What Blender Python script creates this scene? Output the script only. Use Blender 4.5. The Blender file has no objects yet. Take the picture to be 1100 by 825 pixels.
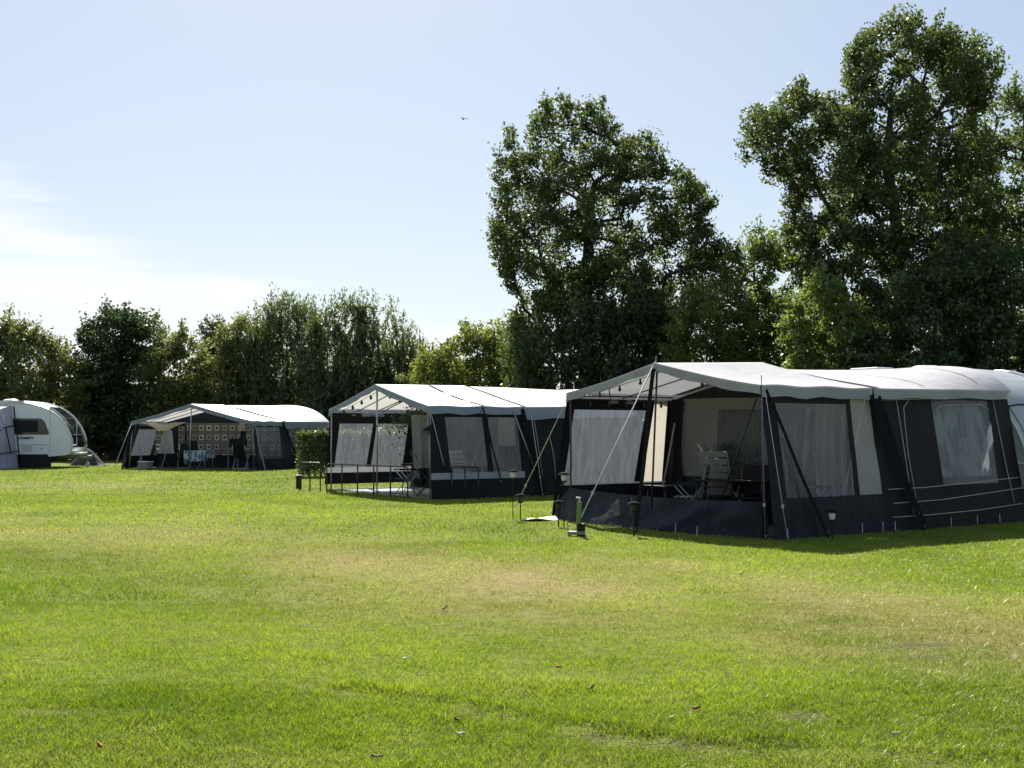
import bpy, math, random
import numpy as np
from mathutils import Vector, Matrix

random.seed(7)
RNG = np.random.default_rng(11)
SC = bpy.context.scene
COL = SC.collection
PI = math.pi

# ------------------------------------------------------------------ camera maths
F, CX, CY, HC, PITCH = 1300.0, 550.0, 412.5, 1.55, math.atan(50.5 / 1300.0)
CP, SP = math.cos(PITCH), math.sin(PITCH)


def ray(px, py):
    u = (CY - py) / F
    return Vector(((px - CX) / F, CP - u * SP, SP + u * CP))


def at(px, py, d):                       # point seen at that pixel, d metres ahead
    r = ray(px, py)
    return Vector((0, 0, HC)) + r * (d / r.y)


def gr(px, py):                          # point on the ground seen at that pixel
    r = ray(px, py)
    return Vector((0, 0, HC)) + r * (-HC / r.z)


# ------------------------------------------------------------------ noise
_perm = RNG.random((256, 256))


def vnoise(x, y):
    x = np.asarray(x, float); y = np.asarray(y, float)
    xi = np.floor(x).astype(int); yi = np.floor(y).astype(int)
    fx = x - xi; fy = y - yi
    fx = fx * fx * (3 - 2 * fx); fy = fy * fy * (3 - 2 * fy)
    g = lambda a, b: _perm[a & 255, b & 255]
    return (g(xi, yi) * (1 - fx) + g(xi + 1, yi) * fx) * (1 - fy) + (g(xi, yi + 1) * (1 - fx) + g(xi + 1, yi + 1) * fx) * fy


def fbm(x, y, o=4):
    s = 0; a = .5; n = 0
    for k in range(o):
        s = s + a * vnoise(np.asarray(x) * 2 ** k + 17 * k, np.asarray(y) * 2 ** k + 31 * k); n += a; a *= .5
    return s / n


# ------------------------------------------------------------------ tags
def tag(o, label=None, cat=None, group=None, kind=None):
    if label: o['label'] = label
    if cat: o['category'] = cat
    if group: o['group'] = group
    if kind: o['kind'] = kind
    return o


def empty(name, loc=(0, 0, 0), rz=0.0, label=None, cat=None, group=None):
    o = bpy.data.objects.new(name, None); COL.objects.link(o)
    o.location = loc; o.rotation_euler = (0, 0, rz); o.empty_display_size = .2
    return tag(o, label, cat, group)


def copy_tree(o, parent=None):
    c = o.copy(); COL.objects.link(c)
    if parent: c.parent = parent
    for ch in list(o.children):
        copy_tree(ch, c)
    return c


# ------------------------------------------------------------------ mesh builder
class MB:
    def __init__(s): s.v = []; s.f = []

    def poly(s, pts):
        n = len(s.v); s.v += [tuple(p) for p in pts]; s.f.append(tuple(range(n, n + len(pts)))); return s

    def box(s, c, size, rot=None):
        c = Vector(c); h = Vector(size) / 2; n = len(s.v)
        for sx, sy, sz in ((-1, -1, -1), (1, -1, -1), (1, 1, -1), (-1, 1, -1), (-1, -1, 1), (1, -1, 1), (1, 1, 1), (-1, 1, 1)):
            p = Vector((sx * h.x, sy * h.y, sz * h.z))
            if rot is not None: p = rot @ p
            s.v.append(tuple(c + p))
        s.f += [tuple(n + i for i in q) for q in ((3, 2, 1, 0), (4, 5, 6, 7), (0, 1, 5, 4), (1, 2, 6, 5), (2, 3, 7, 6), (3, 0, 4, 7))]
        return s

    def tube(s, pts, r, n=8, cap=True):
        pts = [Vector(p) for p in pts]
        rs = r if isinstance(r, (list, tuple)) else [r] * len(pts)
        base = len(s.v)
        for i, p in enumerate(pts):
            d = (pts[min(i + 1, len(pts) - 1)] - pts[max(i - 1, 0)])
            d = d.normalized() if d.length > 1e-9 else Vector((0, 0, 1))
            a = d.cross(Vector((0, 0, 1)))
            if a.length < .05: a = d.cross(Vector((1, 0, 0)))
            a.normalize(); b = d.cross(a)
            for k in range(n):
                t = 2 * PI * k / n
                s.v.append(tuple(p + (a * math.cos(t) + b * math.sin(t)) * rs[i]))
        for i in range(len(pts) - 1):
            for k in range(n):
                k2 = (k + 1) % n
                s.f.append((base + i * n + k, base + i * n + k2, base + (i + 1) * n + k2, base + (i + 1) * n + k))
        if cap:
            s.f.append(tuple(base + k for k in range(n))[::-1])
            e = base + (len(pts) - 1) * n
            s.f.append(tuple(e + k for k in range(n)))
        return s

    def grid(s, fn, nx, ny, close=False):
        b = len(s.v)
        for j in range(ny + 1):
            for i in range(nx + 1):
                s.v.append(tuple(fn(i / nx, j / ny)))
        for j in range(ny):
            for i in range(nx):
                a = b + j * (nx + 1) + i
                s.f.append((a, a + 1, a + nx + 2, a + nx + 1))
        return s

    def lathe(s, prof, c, n=14):
        b = len(s.v); c = Vector(c)
        for (r, z) in prof:
            for k in range(n):
                t = 2 * PI * k / n
                s.v.append((c.x + r * math.cos(t), c.y + r * math.sin(t), c.z + z))
        for i in range(len(prof) - 1):
            for k in range(n):
                k2 = (k + 1) % n
                s.f.append((b + i * n + k, b + i * n + k2, b + (i + 1) * n + k2, b + (i + 1) * n + k))
        return s

    def build(s, name, mat, parent=None, smooth=False, solid=0.0, bevel=0.0):
        me = bpy.data.meshes.new(name)
        me.from_pydata(s.v, [], s.f); me.materials.append(mat)
        if smooth: me.polygons.foreach_set('use_smooth', [True] * len(me.polygons))
        me.update()
        o = bpy.data.objects.new(name, me); COL.objects.link(o)
        if parent: o.parent = parent
        if solid:
            m = o.modifiers.new('solid', 'SOLIDIFY'); m.thickness = solid; m.offset = 0
        if bevel:
            m = o.modifiers.new('bevel', 'BEVEL'); m.width = bevel; m.segments = 2
        return o


def np_mesh(name, co, faces_flat, nper, mat, parent=None, attrs=None, smooth=False):
    """fast mesh from arrays: every face has nper corners"""
    me = bpy.data.meshes.new(name)
    nv = len(co); nf = len(faces_flat) // nper
    me.vertices.add(nv); me.vertices.foreach_set('co', np.ascontiguousarray(co, np.float32).ravel())
    me.loops.add(nf * nper); me.loops.foreach_set('vertex_index', np.ascontiguousarray(faces_flat, np.int32))
    me.polygons.add(nf); me.polygons.foreach_set('loop_start', np.arange(0, nf * nper, nper, dtype=np.int32))
    me.update(calc_edges=True)
    for k, a in (attrs or {}).items():
        at_ = me.attributes.new(k, 'FLOAT', 'POINT'); at_.data.foreach_set('value', np.ascontiguousarray(a, np.float32))
    if smooth: me.polygons.foreach_set('use_smooth', np.ones(nf, dtype=bool))
    me.materials.append(mat); me.validate()
    o = bpy.data.objects.new(name, me); COL.objects.link(o)
    if parent: o.parent = parent
    return o


# ------------------------------------------------------------------ materials
def new_mat(name):
    m = bpy.data.materials.new(name); m.use_nodes = True
    nt = m.node_tree; nt.nodes.clear()
    out = nt.nodes.new('ShaderNodeOutputMaterial')
    return m, nt, out


def N(nt, typ, **kw):
    n = nt.nodes.new('ShaderNode' + typ)
    for k, v in kw.items():
        if k.startswith('i_'): n.inputs[k[2:].replace('_', ' ')].default_value = v
        else: setattr(n, k, v)
    return n


def noise_mul(nt, col, scale, amt, coord='Object', detail=4):
    """colour varied a little by noise: returns the colour socket"""
    tc = N(nt, 'TexCoord'); nz = N(nt, 'TexNoise'); nz.inputs['Scale'].default_value = scale; nz.inputs['Detail'].default_value = detail
    nt.links.new(tc.outputs[coord], nz.inputs['Vector'])
    r = N(nt, 'ValToRGB')
    r.color_ramp.elements[0].position = .3; r.color_ramp.elements[1].position = .7
    r.color_ramp.elements[0].color = tuple(c * (1 - amt) for c in col[:3]) + (1,)
    r.color_ramp.elements[1].color = tuple(min(1, c * (1 + amt)) for c in col[:3]) + (1,)
    nt.links.new(nz.outputs['Fac'], r.inputs['Fac'])
    return r.outputs['Color'], nz, tc


def fabric(name, col, transl=0.0, rough=.75, amt=.12, wr=.25, sheen=0.0, tcol=None):
    m, nt, out = new_mat(name)
    c, nz, tc = noise_mul(nt, col, 1.7, amt)
    p = N(nt, 'BsdfPrincipled'); p.inputs['Roughness'].default_value = rough
    p.inputs['Specular IOR Level'].default_value = .3 if max(col) > .1 else .12
    nt.links.new(c, p.inputs['Base Color'])
    n2 = N(nt, 'TexNoise'); n2.inputs['Scale'].default_value = 2.2; n2.inputs['Detail'].default_value = 5; n2.inputs['Distortion'].default_value = .6
    mp = N(nt, 'Mapping'); mp.inputs['Scale'].default_value = (1.6, 1.6, .7)
    nt.links.new(tc.outputs['Object'], mp.inputs['Vector']); nt.links.new(mp.outputs['Vector'], n2.inputs['Vector'])
    b = N(nt, 'Bump'); b.inputs['Strength'].default_value = wr; b.inputs['Distance'].default_value = .12
    nt.links.new(n2.outputs['Fac'], b.inputs['Height']); nt.links.new(b.outputs['Normal'], p.inputs['Normal'])
    if transl > 0:
        t = N(nt, 'BsdfTranslucent'); mx = N(nt, 'MixShader'); mx.inputs['Fac'].default_value = transl
        if tcol: t.inputs['Color'].default_value = tuple(tcol) + (1,)
        else: nt.links.new(c, t.inputs['Color'])
        nt.links.new(p.outputs[0], mx.inputs[1]); nt.links.new(t.outputs[0], mx.inputs[2])
        nt.links.new(mx.outputs[0], out.inputs['Surface'])
    else:
        nt.links.new(p.outputs[0], out.inputs['Surface'])
    return m


def solid(name, col, rough=.5, metal=0.0, amt=.08, scale=6.0, coat=0.0, spec=.5):
    m, nt, out = new_mat(name)
    c, nz, tc = noise_mul(nt, col, scale, amt)
    p = N(nt, 'BsdfPrincipled'); p.inputs['Roughness'].default_value = rough; p.inputs['Metallic'].default_value = metal
    p.inputs['Coat Weight'].default_value = coat; p.inputs['Specular IOR Level'].default_value = spec
    nt.links.new(c, p.inputs['Base Color']); nt.links.new(p.outputs[0], out.inputs['Surface'])
    return m


def pvc(name, milk=.3, col=(.45, .47, .5), rough=.1, wr=.3, tint=(.8, .82, .85)):
    """clear awning window foil: mostly see-through, a milky share, a wavy gloss"""
    m, nt, out = new_mat(name)
    tc = N(nt, 'TexCoord')
    mp = N(nt, 'Mapping'); mp.inputs['Scale'].default_value = (4.2, 4.2, .55)
    n2 = N(nt, 'TexNoise'); n2.inputs['Scale'].default_value = 2.5; n2.inputs['Detail'].default_value = 3; n2.inputs['Distortion'].default_value = 1.0
    nt.links.new(tc.outputs['Object'], mp.inputs['Vector']); nt.links.new(mp.outputs['Vector'], n2.inputs['Vector'])
    b = N(nt, 'Bump'); b.inputs['Strength'].default_value = wr; b.inputs['Distance'].default_value = .08
    nt.links.new(n2.outputs['Fac'], b.inputs['Height'])
    tr = N(nt, 'BsdfTransparent'); tr.inputs['Color'].default_value = tuple(tint) + (1,)
    df = N(nt, 'BsdfDiffuse'); df.inputs['Color'].default_value = tuple(col) + (1,)
    tl = N(nt, 'BsdfTranslucent'); tl.inputs['Color'].default_value = tuple(col) + (1,)
    gl = N(nt, 'BsdfGlossy'); gl.inputs['Roughness'].default_value = rough; gl.inputs['Color'].default_value = (.9, .9, .9, 1)
    for x in (df, gl): nt.links.new(b.outputs['Normal'], x.inputs['Normal'])
    m1 = N(nt, 'MixShader'); m1.inputs['Fac'].default_value = .5
    nt.links.new(df.outputs[0], m1.inputs[1]); nt.links.new(tl.outputs[0], m1.inputs[2])
    m2 = N(nt, 'MixShader')
    mr = N(nt, 'MapRange'); mr.inputs['From Min'].default_value = .3; mr.inputs['From Max'].default_value = .7
    mr.inputs['To Min'].default_value = milk * .78; mr.inputs['To Max'].default_value = milk * 1.22
    nt.links.new(n2.outputs['Fac'], mr.inputs['Value']); nt.links.new(mr.outputs[0], m2.inputs['Fac'])
    nt.links.new(tr.outputs[0], m2.inputs[1]); nt.links.new(m1.outputs[0], m2.inputs[2])
    fr = N(nt, 'Fresnel'); gm = N(nt, 'NewGeometry')
    io = N(nt, 'MapRange'); io.inputs['To Min'].default_value = 1.4; io.inputs['To Max'].default_value = 1 / 1.4
    nt.links.new(gm.outputs['Backfacing'], io.inputs['Value']); nt.links.new(io.outputs[0], fr.inputs['IOR']); nt.links.new(b.outputs['Normal'], fr.inputs['Normal'])
    m3 = N(nt, 'MixShader'); nt.links.new(fr.outputs[0], m3.inputs['Fac'])
    nt.links.new(m2.outputs[0], m3.inputs[1]); nt.links.new(gl.outputs[0], m3.inputs[2])
    nt.links.new(m3.outputs[0], out.inputs['Surface'])
    return m


def leaf_mat(name, dark, light, tl=.45, tcol=(.30, .42, .05), gloss=.06):
    m, nt, out = new_mat(name)
    a = N(nt, 'Attribute'); a.attribute_name = 'tint'
    r = N(nt, 'ValToRGB'); r.color_ramp.elements[0].color = tuple(dark) + (1,); r.color_ramp.elements[1].color = tuple(light) + (1,)
    nt.links.new(a.outputs['Fac'], r.inputs['Fac'])
    d = N(nt, 'BsdfDiffuse'); t = N(nt, 'BsdfTranslucent')
    nt.links.new(r.outputs[0], d.inputs['Color'])
    r2 = N(nt, 'ValToRGB'); r2.color_ramp.elements[0].color = tuple(c * .55 for c in tcol) + (1,); r2.color_ramp.elements[1].color = tuple(tcol) + (1,)
    nt.links.new(a.outputs['Fac'], r2.inputs['Fac']); nt.links.new(r2.outputs[0], t.inputs['Color'])
    m1 = N(nt, 'MixShader'); m1.inputs['Fac'].default_value = tl
    nt.links.new(d.outputs[0], m1.inputs[1]); nt.links.new(t.outputs[0], m1.inputs[2])
    g = N(nt, 'BsdfGlossy'); g.inputs['Roughness'].default_value = .42; g.inputs['Color'].default_value = (.8, .85, .8, 1)
    m2 = N(nt, 'MixShader'); m2.inputs['Fac'].default_value = gloss
    nt.links.new(m1.outputs[0], m2.inputs[1]); nt.links.new(g.outputs[0], m2.inputs[2])
    nt.links.new(m2.outputs[0], out.inputs['Surface'])
    return m


M = {}
M['roof_awning'] = fabric('roof_awning', (.36, .36, .385), .05, .8, .06, .18)
M['roof_grey'] = fabric('roof_grey', (.42, .42, .44), .24, .8, .06, .18)
M['roof_white'] = fabric('roof_white', (.78, .77, .74), .25, .55, .05, .15)
M['valance'] = fabric('valance_grey', (.29, .305, .345), .12, .7, .1, .3)
M['valance_blue'] = fabric('valance_blue_grey', (.22, .26, .34), .12, .7, .1, .3)
M['navy'] = fabric('navy', (.016, .018, .026), .0, .6, .25, .5)
M['black_fab'] = fabric('anthracite', (.013, .014, .018), .0, .65, .2, .35)
M['teal'] = fabric('dark_teal', (.02, .03, .045), .0, .65, .2, .35)
M['cream'] = fabric('cream_cloth', (.55, .50, .43), .4, .8, .06, .3)
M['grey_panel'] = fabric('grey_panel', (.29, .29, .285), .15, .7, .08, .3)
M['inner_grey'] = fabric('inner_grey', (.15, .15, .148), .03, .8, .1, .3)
M['curtain_grey'] = fabric('curtain_grey', (.30, .31, .31), .25, .85, .2, .6)
M['curtain_white'] = fabric('curtain_white', (.8, .79, .8), .6, .85, .06, .5)
M['light_band'] = fabric('light_band', (.33, .34, .36), .2, .7, .05, .3)
M['piping'] = solid('white_piping', (.42, .42, .41), .7)
M['strap'] = solid('black_strap', (.012, .012, .014), .9, spec=.06)
M['rope'] = solid('pale_rope', (.6, .6, .58), .8, amt=.3, scale=60)
M['rope_blue'] = solid('violet_rope', (.2, .17, .33), .8, amt=.4, scale=60)
M['steel'] = solid('grey_steel', (.35, .36, .37), .38, .8)
M['dark_steel'] = solid('dark_steel', (.03, .03, .034), .45, .3)
M['alu'] = solid('aluminium', (.55, .56, .57), .35, .85)
M['black'] = solid('black_plastic', (.014, .014, .015), .55, spec=.25)
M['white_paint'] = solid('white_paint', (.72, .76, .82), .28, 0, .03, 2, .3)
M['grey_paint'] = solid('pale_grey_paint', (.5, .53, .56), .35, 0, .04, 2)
M['shaded_white'] = solid('shaded_white_paint', (.33, .35, .37), .4, 0, .05, 2)  # white paint darkened to carry the shade on the rear caravan
M['white_plastic'] = solid('white_plastic', (.7, .7, .68), .4)
M['grey_plastic'] = solid('grey_plastic', (.2, .2, .19), .45)
M['green_plastic'] = solid('green_plastic', (.13, .2, .05), .5)
M['chair_blue'] = fabric('chair_blue', (.05, .075, .11), .1, .8, .1, .2)
M['chair_black'] = fabric('chair_black', (.016, .017, .018), .0, .8, .1, .2)
M['chair_tan'] = fabric('chair_tan', (.16, .15, .13), .0, .8, .1, .2)
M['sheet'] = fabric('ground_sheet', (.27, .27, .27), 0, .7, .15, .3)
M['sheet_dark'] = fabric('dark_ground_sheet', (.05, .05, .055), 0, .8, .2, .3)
M['glass_dark'] = solid('dark_glass', (.016, .02, .024), .12, 0, .1, 2, .5)
M['orange_lens'] = solid('orange_lens', (.4, .12, .01), .3)
M['bulb'] = solid('bulb_glass', (.04, .04, .038), .3, spec=.2)
M['lamp_glass'] = solid('lamp_glass', (.6, .6, .55), .2)
M['pvc'] = pvc('clear_foil', .085, (.34, .36, .38), wr=.3)
M['pvc_milk'] = pvc('milky_foil', .25, (.34, .37, .44), tint=(.62, .65, .7))
M['pvc_blue'] = pvc('bluish_foil', .2, (.40, .44, .52), tint=(.8, .84, .9))
M['pvc_grey'] = pvc('greyish_foil', .4, (.2, .22, .25), tint=(.7, .72, .75))
M['bark'] = solid('bark', (.055, .048, .038), .9, 0, .4, 9)
M['bark_pale'] = solid('pale_bark', (.11, .10, .085), .9, 0, .4, 9)
M['tarp'] = fabric('grey_tarp', (.028, .028, .032), 0, .8, .1, .5)

# retro print of squares (curtain cloth in the far tent)
def retro():
    m, nt, out = new_mat('square_print')
    tc = N(nt, 'TexCoord')
    mp = N(nt, 'Mapping'); mp.inputs['Scale'].default_value = (2.5, 2.5, 2.5)
    nt.links.new(tc.outputs['Object'], mp.inputs['Vector'])
    sx = N(nt, 'SeparateXYZ'); nt.links.new(mp.outputs[0], sx.inputs[0])
    ax = N(nt, 'Math', operation='ADD'); nt.links.new(sx.outputs['X'], ax.inputs[0]); nt.links.new(sx.outputs['Y'], ax.inputs[1])
    def fr(sock, off):
        a = N(nt, 'Math', operation='ADD'); a.inputs[1].default_value = off; nt.links.new(sock, a.inputs[0])
        f = N(nt, 'Math', operation='FRACT'); nt.links.new(a.outputs[0], f.inputs[0])
        s = N(nt, 'Math', operation='SUBTRACT'); s.inputs[1].default_value = .5; nt.links.new(f.outputs[0], s.inputs[0])
        b = N(nt, 'Math', operation='ABSOLUTE'); nt.links.new(s.outputs[0], b.inputs[0]); return b.outputs[0]
    mx = N(nt, 'Math', operation='MAXIMUM')
    nt.links.new(fr(ax.outputs[0], .13), mx.inputs[0]); nt.links.new(fr(sx.outputs['Z'], .31), mx.inputs[1])
    r = N(nt, 'ValToRGB'); r.color_ramp.interpolation = 'CONSTANT'
    e = r.color_ramp.elements
    e[0].position = 0; e[0].color = (.09, .087, .08, 1); e[1].position = .16; e[1].color = (.8, .79, .74, 1)
    for p, c in ((.30, (.13, .128, .12, 1)), (.42, (.42, .41, .38, 1)), (.47, (.08, .077, .07, 1))):
        k = e.new(p); k.color = c
    nt.links.new(mx.outputs[0], r.inputs['Fac'])
    # every cell its own weight
    vf = N(nt, 'VectorMath', operation='FLOOR')
    cb = N(nt, 'CombineXYZ'); nt.links.new(ax.outputs[0], cb.inputs[0]); nt.links.new(sx.outputs['Z'], cb.inputs[1])
    add = N(nt, 'VectorMath', operation='ADD'); add.inputs[1].default_value = (.13, .31, 0)
    nt.links.new(cb.outputs[0], add.inputs[0]); nt.links.new(add.outputs[0], vf.inputs[0])
    wn = N(nt, 'TexWhiteNoise'); nt.links.new(vf.outputs[0], wn.inputs['Vector'])
    mr = N(nt, 'MapRange'); mr.inputs['To Min'].default_value = .25; mr.inputs['To Max'].default_value = 1.0
    nt.links.new(wn.outputs['Value'], mr.inputs['Value'])
    hm = N(nt, 'Mix', data_type='RGBA'); hm.inputs[6].default_value = (.17, .167, .155, 1)
    nt.links.new(mr.outputs[0], hm.inputs['Factor']); nt.links.new(r.outputs[0], hm.inputs[7])
    p = N(nt, 'BsdfPrincipled'); p.inputs['Roughness'].default_value = .9; nt.links.new(hm.outputs[2], p.inputs['Base Color'])
    t = N(nt, 'BsdfTranslucent'); nt.links.new(hm.outputs[2], t.inputs['Color'])
    ms = N(nt, 'MixShader'); ms.inputs['Fac'].default_value = .4
    nt.links.new(p.outputs[0], ms.inputs[1]); nt.links.new(t.outputs[0], ms.inputs[2]); nt.links.new(ms.outputs[0], out.inputs['Surface'])
    return m
M['retro'] = retro()

# pale cloth with smudgy grey leaves (curtain in the near awning) / blue table cloth
def blotch(name, a, b, scale, tl=.3):
    m, nt, out = new_mat(name)
    tc = N(nt, 'TexCoord'); v = N(nt, 'TexNoise'); v.inputs['Scale'].default_value = scale; v.inputs['Detail'].default_value = 1.5
    mp = N(nt, 'Mapping'); mp.inputs['Scale'].default_value = (1, 1, .55)
    nt.links.new(tc.outputs['Object'], mp.inputs['Vector']); nt.links.new(mp.outputs[0], v.inputs['Vector'])
    r = N(nt, 'ValToRGB'); r.color_ramp.elements[0].position = .44; r.color_ramp.elements[1].position = .52
    r.color_ramp.elements[0].color = tuple(a) + (1,); r.color_ramp.elements[1].color = tuple(b) + (1,)
    nt.links.new(v.outputs['Fac'], r.inputs['Fac'])
    p = N(nt, 'BsdfPrincipled'); p.inputs['Roughness'].default_value = .9; nt.links.new(r.outputs[0], p.inputs['Base Color'])
    t = N(nt, 'BsdfTranslucent'); nt.links.new(r.outputs[0], t.inputs['Color'])
    ms = N(nt, 'MixShader'); ms.inputs['Fac'].default_value = tl
    nt.links.new(p.outputs[0], ms.inputs[1]); nt.links.new(t.outputs[0], ms.inputs[2]); nt.links.new(ms.outputs[0], out.inputs['Surface'])
    return m
M['leafy_curtain'] = blotch('leafy_curtain', (.16, .18, .20), (.30, .32, .35), 4.0)
M['blue_cloth'] = blotch('blue_cloth', (.5, .55, .58), (.10, .17, .26), 9.0, .15)

# ------------------------------------------------------------------ lawn
def seg_d(x, y, pts):
    d = np.full(np.shape(x), 1e9)
    for (a, b) in zip(pts[:-1], pts[1:]):
        ax, ay = a; bx, by = b
        L = (bx - ax) ** 2 + (by - ay) ** 2
        t = np.clip(((x - ax) * (bx - ax) + (y - ay) * (by - ay)) / L, 0, 1)
        d = np.minimum(d, np.hypot(x - ax - t * (bx - ax), y - ay - t * (by - ay)))
    return d


def gxy(px, py):
    p = gr(px, py); return (p.x, p.y)


DRY1 = [gxy(-60, 560), gxy(150, 575), gxy(380, 615), gxy(560, 632), gxy(720, 640), gxy(880, 655), gxy(1000, 675), gxy(1140, 690)]
DRY2 = [gxy(-80, 522), gxy(90, 522)]
TRACK = [gxy(330, 728), gxy(470, 752), gxy(620, 782), gxy(760, 795), gxy(1000, 808), gxy(1150, 814)]


def dryness(x, y):
    n = fbm(x * .55 + 3, y * .4 + 9, 4); n2 = fbm(x * 2.1, y * 2.1, 3)
    d1 = seg_d(x, y, DRY1) / (1.25 + .11 * y); d2 = seg_d(x, y, DRY2) / 3.2
    v = np.clip(1.25 - d1, 0, 1) * .9 + np.clip(1.2 - d2, 0, 1) * .9
    v = v * (.3 + 1.0 * n) + (n - .5) * .7 + (n2 - .5) * .55
    return np.clip(v * (.42 + .55 * np.clip((x + 3.5) / 4, 0, 1)), 0, 1)


def ridge(x, y):
    n2 = fbm(x * 1.6 + 40, y * 1.6, 3)
    return np.exp(-(seg_d(x, y + .10 * (fbm(x * .9, y * 0 + 3, 3) - .5), TRACK) / .075) ** 2) * np.clip((n2 - .34) * 5, 0, 1)


def worn_shade(x, y):
    n2 = fbm(x * 1.3 + 40, y * 1.3, 3); w = .95 * np.exp(-(seg_d(x, y + .22, TRACK) / .09) ** 2) * np.clip((n2 - .36) * 4, 0, 1)  # thin grass along the track, the ridge's shadow painted dark on its near side
    for (px, py, r) in ((985, 692, .16), (477, 658, .12), (40, 768, .1), (860, 770, .12), (1000, 706, .08)):
        q = gxy(px, py); w = np.maximum(w, np.clip(1.4 - np.hypot((x - q[0]) / 1.8, y - q[1]) / r, 0, 1) * (n2 > .42))
    w = np.maximum(w, np.clip((y - np.interp(x, [-42, -10, 0, 6, 34], [62.5, 60, 52, 42, 36]) + 2.5 * (n2 - .5)) / .8, 0, 1))   # bare floor under the trees, with their shade put into its dark colour
    return np.clip(w, 0, 1)


def gz(x, y):
    return (fbm(x * .35 + 5, y * .35, 3) - .5) * .07 * np.clip((14 - y) / 6, 0, 1) + (fbm(x * 1.7, y * 1.7 + 7, 2) - .5) * .03 * np.clip((16 - y) / 6, 0, 1) + .03 * ridge(x, y)


def make_lawn_mat():
    m, nt, out = new_mat('lawn_soil')
    a = N(nt, 'Attribute'); a.attribute_name = 'dry'
    tc = N(nt, 'TexCoord'); nz = N(nt, 'TexNoise'); nz.inputs['Scale'].default_value = 9; nz.inputs['Detail'].default_value = 6
    nt.links.new(tc.outputs['Object'], nz.inputs['Vector'])
    r1 = N(nt, 'ValToRGB'); r1.color_ramp.elements[0].position = .3; r1.color_ramp.elements[1].position = .7
    r1.color_ramp.elements[0].color = (.075, .095, .012, 1); r1.color_ramp.elements[1].color = (.15, .18, .024, 1)
    r2 = N(nt, 'ValToRGB'); r2.color_ramp.elements[0].position = .3; r2.color_ramp.elements[1].position = .7
    r2.color_ramp.elements[0].color = (.14, .125, .045, 1); r2.color_ramp.elements[1].color = (.24, .205, .085, 1)
    nt.links.new(nz.outputs['Fac'], r1.inputs['Fac']); nt.links.new(nz.outputs['Fac'], r2.inputs['Fac'])
    mx = N(nt, 'Mix', data_type='RGBA'); nt.links.new(a.outputs['Fac'], mx.inputs['Factor'])
    nt.links.new(r1.outputs[0], mx.inputs[6]); nt.links.new(r2.outputs[0], mx.inputs[7])
    aw_ = N(nt, 'Attribute'); aw_.attribute_name = 'worn_shade'
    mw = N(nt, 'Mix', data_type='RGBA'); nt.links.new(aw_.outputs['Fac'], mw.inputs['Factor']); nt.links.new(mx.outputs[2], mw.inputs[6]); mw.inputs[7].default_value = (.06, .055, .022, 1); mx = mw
    p = N(nt, 'BsdfPrincipled'); p.inputs['Roughness'].default_value = .95; p.inputs['Specular IOR Level'].default_value = .1
    nt.links.new(mx.outputs[2], p.inputs['Base Color'])
    b = N(nt, 'Bump'); b.inputs['Strength'].default_value = .7; b.inputs['Distance'].default_value = .05
    n3 = N(nt, 'TexNoise'); n3.inputs['Scale'].default_value = 30; n3.inputs['Detail'].default_value = 4
    nt.links.new(tc.outputs['Object'], n3.inputs['Vector']); nt.links.new(n3.outputs['Fac'], b.inputs['Height'])
    nt.links.new(b.outputs[0], p.inputs['Normal']); nt.links.new(p.outputs[0], out.inputs['Surface'])
    return m


def make_grass_mat():
    m, nt, out = new_mat('grass_blade')
    a = N(nt, 'Attribute'); a.attribute_name = 'dry'; t_ = N(nt, 'Attribute'); t_.attribute_name = 'tint'
    r1 = N(nt, 'ValToRGB'); r1.color_ramp.elements[0].color = (.06, .112, .007, 1); r1.color_ramp.elements[1].color = (.225, .295, .036, 1)
    r2 = N(nt, 'ValToRGB'); r2.color_ramp.elements[0].color = (.17, .14, .05, 1); r2.color_ramp.elements[1].color = (.36, .285, .14, 1)
    nt.links.new(t_.outputs['Fac'], r1.inputs['Fac']); nt.links.new(t_.outputs['Fac'], r2.inputs['Fac'])
    mx = N(nt, 'Mix', data_type='RGBA'); nt.links.new(a.outputs['Fac'], mx.inputs['Factor'])
    nt.links.new(r1.outputs[0], mx.inputs[6]); nt.links.new(r2.outputs[0], mx.inputs[7])
    d = N(nt, 'BsdfDiffuse'); t = N(nt, 'BsdfTranslucent'); nt.links.new(mx.outputs[2], d.inputs['Color'])
    hs = N(nt, 'HueSaturation'); hs.inputs['Saturation'].default_value = 1.1; hs.inputs['Value'].default_value = 1.7
    nt.links.new(mx.outputs[2], hs.inputs['Color']); nt.links.new(hs.outputs[0], t.inputs['Color'])
    m1 = N(nt, 'MixShader'); m1.inputs['Fac'].default_value = .5
    nt.links.new(d.outputs[0], m1.inputs[1]); nt.links.new(t.outputs[0], m1.inputs[2])
    g = N(nt, 'BsdfGlossy'); g.inputs['Roughness'].default_value = .4; g.inputs['Color'].default_value = (.8, .85, .7, 1)
    m2 = N(nt, 'MixShader'); m2.inputs['Fac'].default_value = .04
    nt.links.new(m1.outputs[0], m2.inputs[1]); nt.links.new(g.outputs[0], m2.inputs[2]); nt.links.new(m2.outputs[0], out.inputs['Surface'])
    return m


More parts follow.
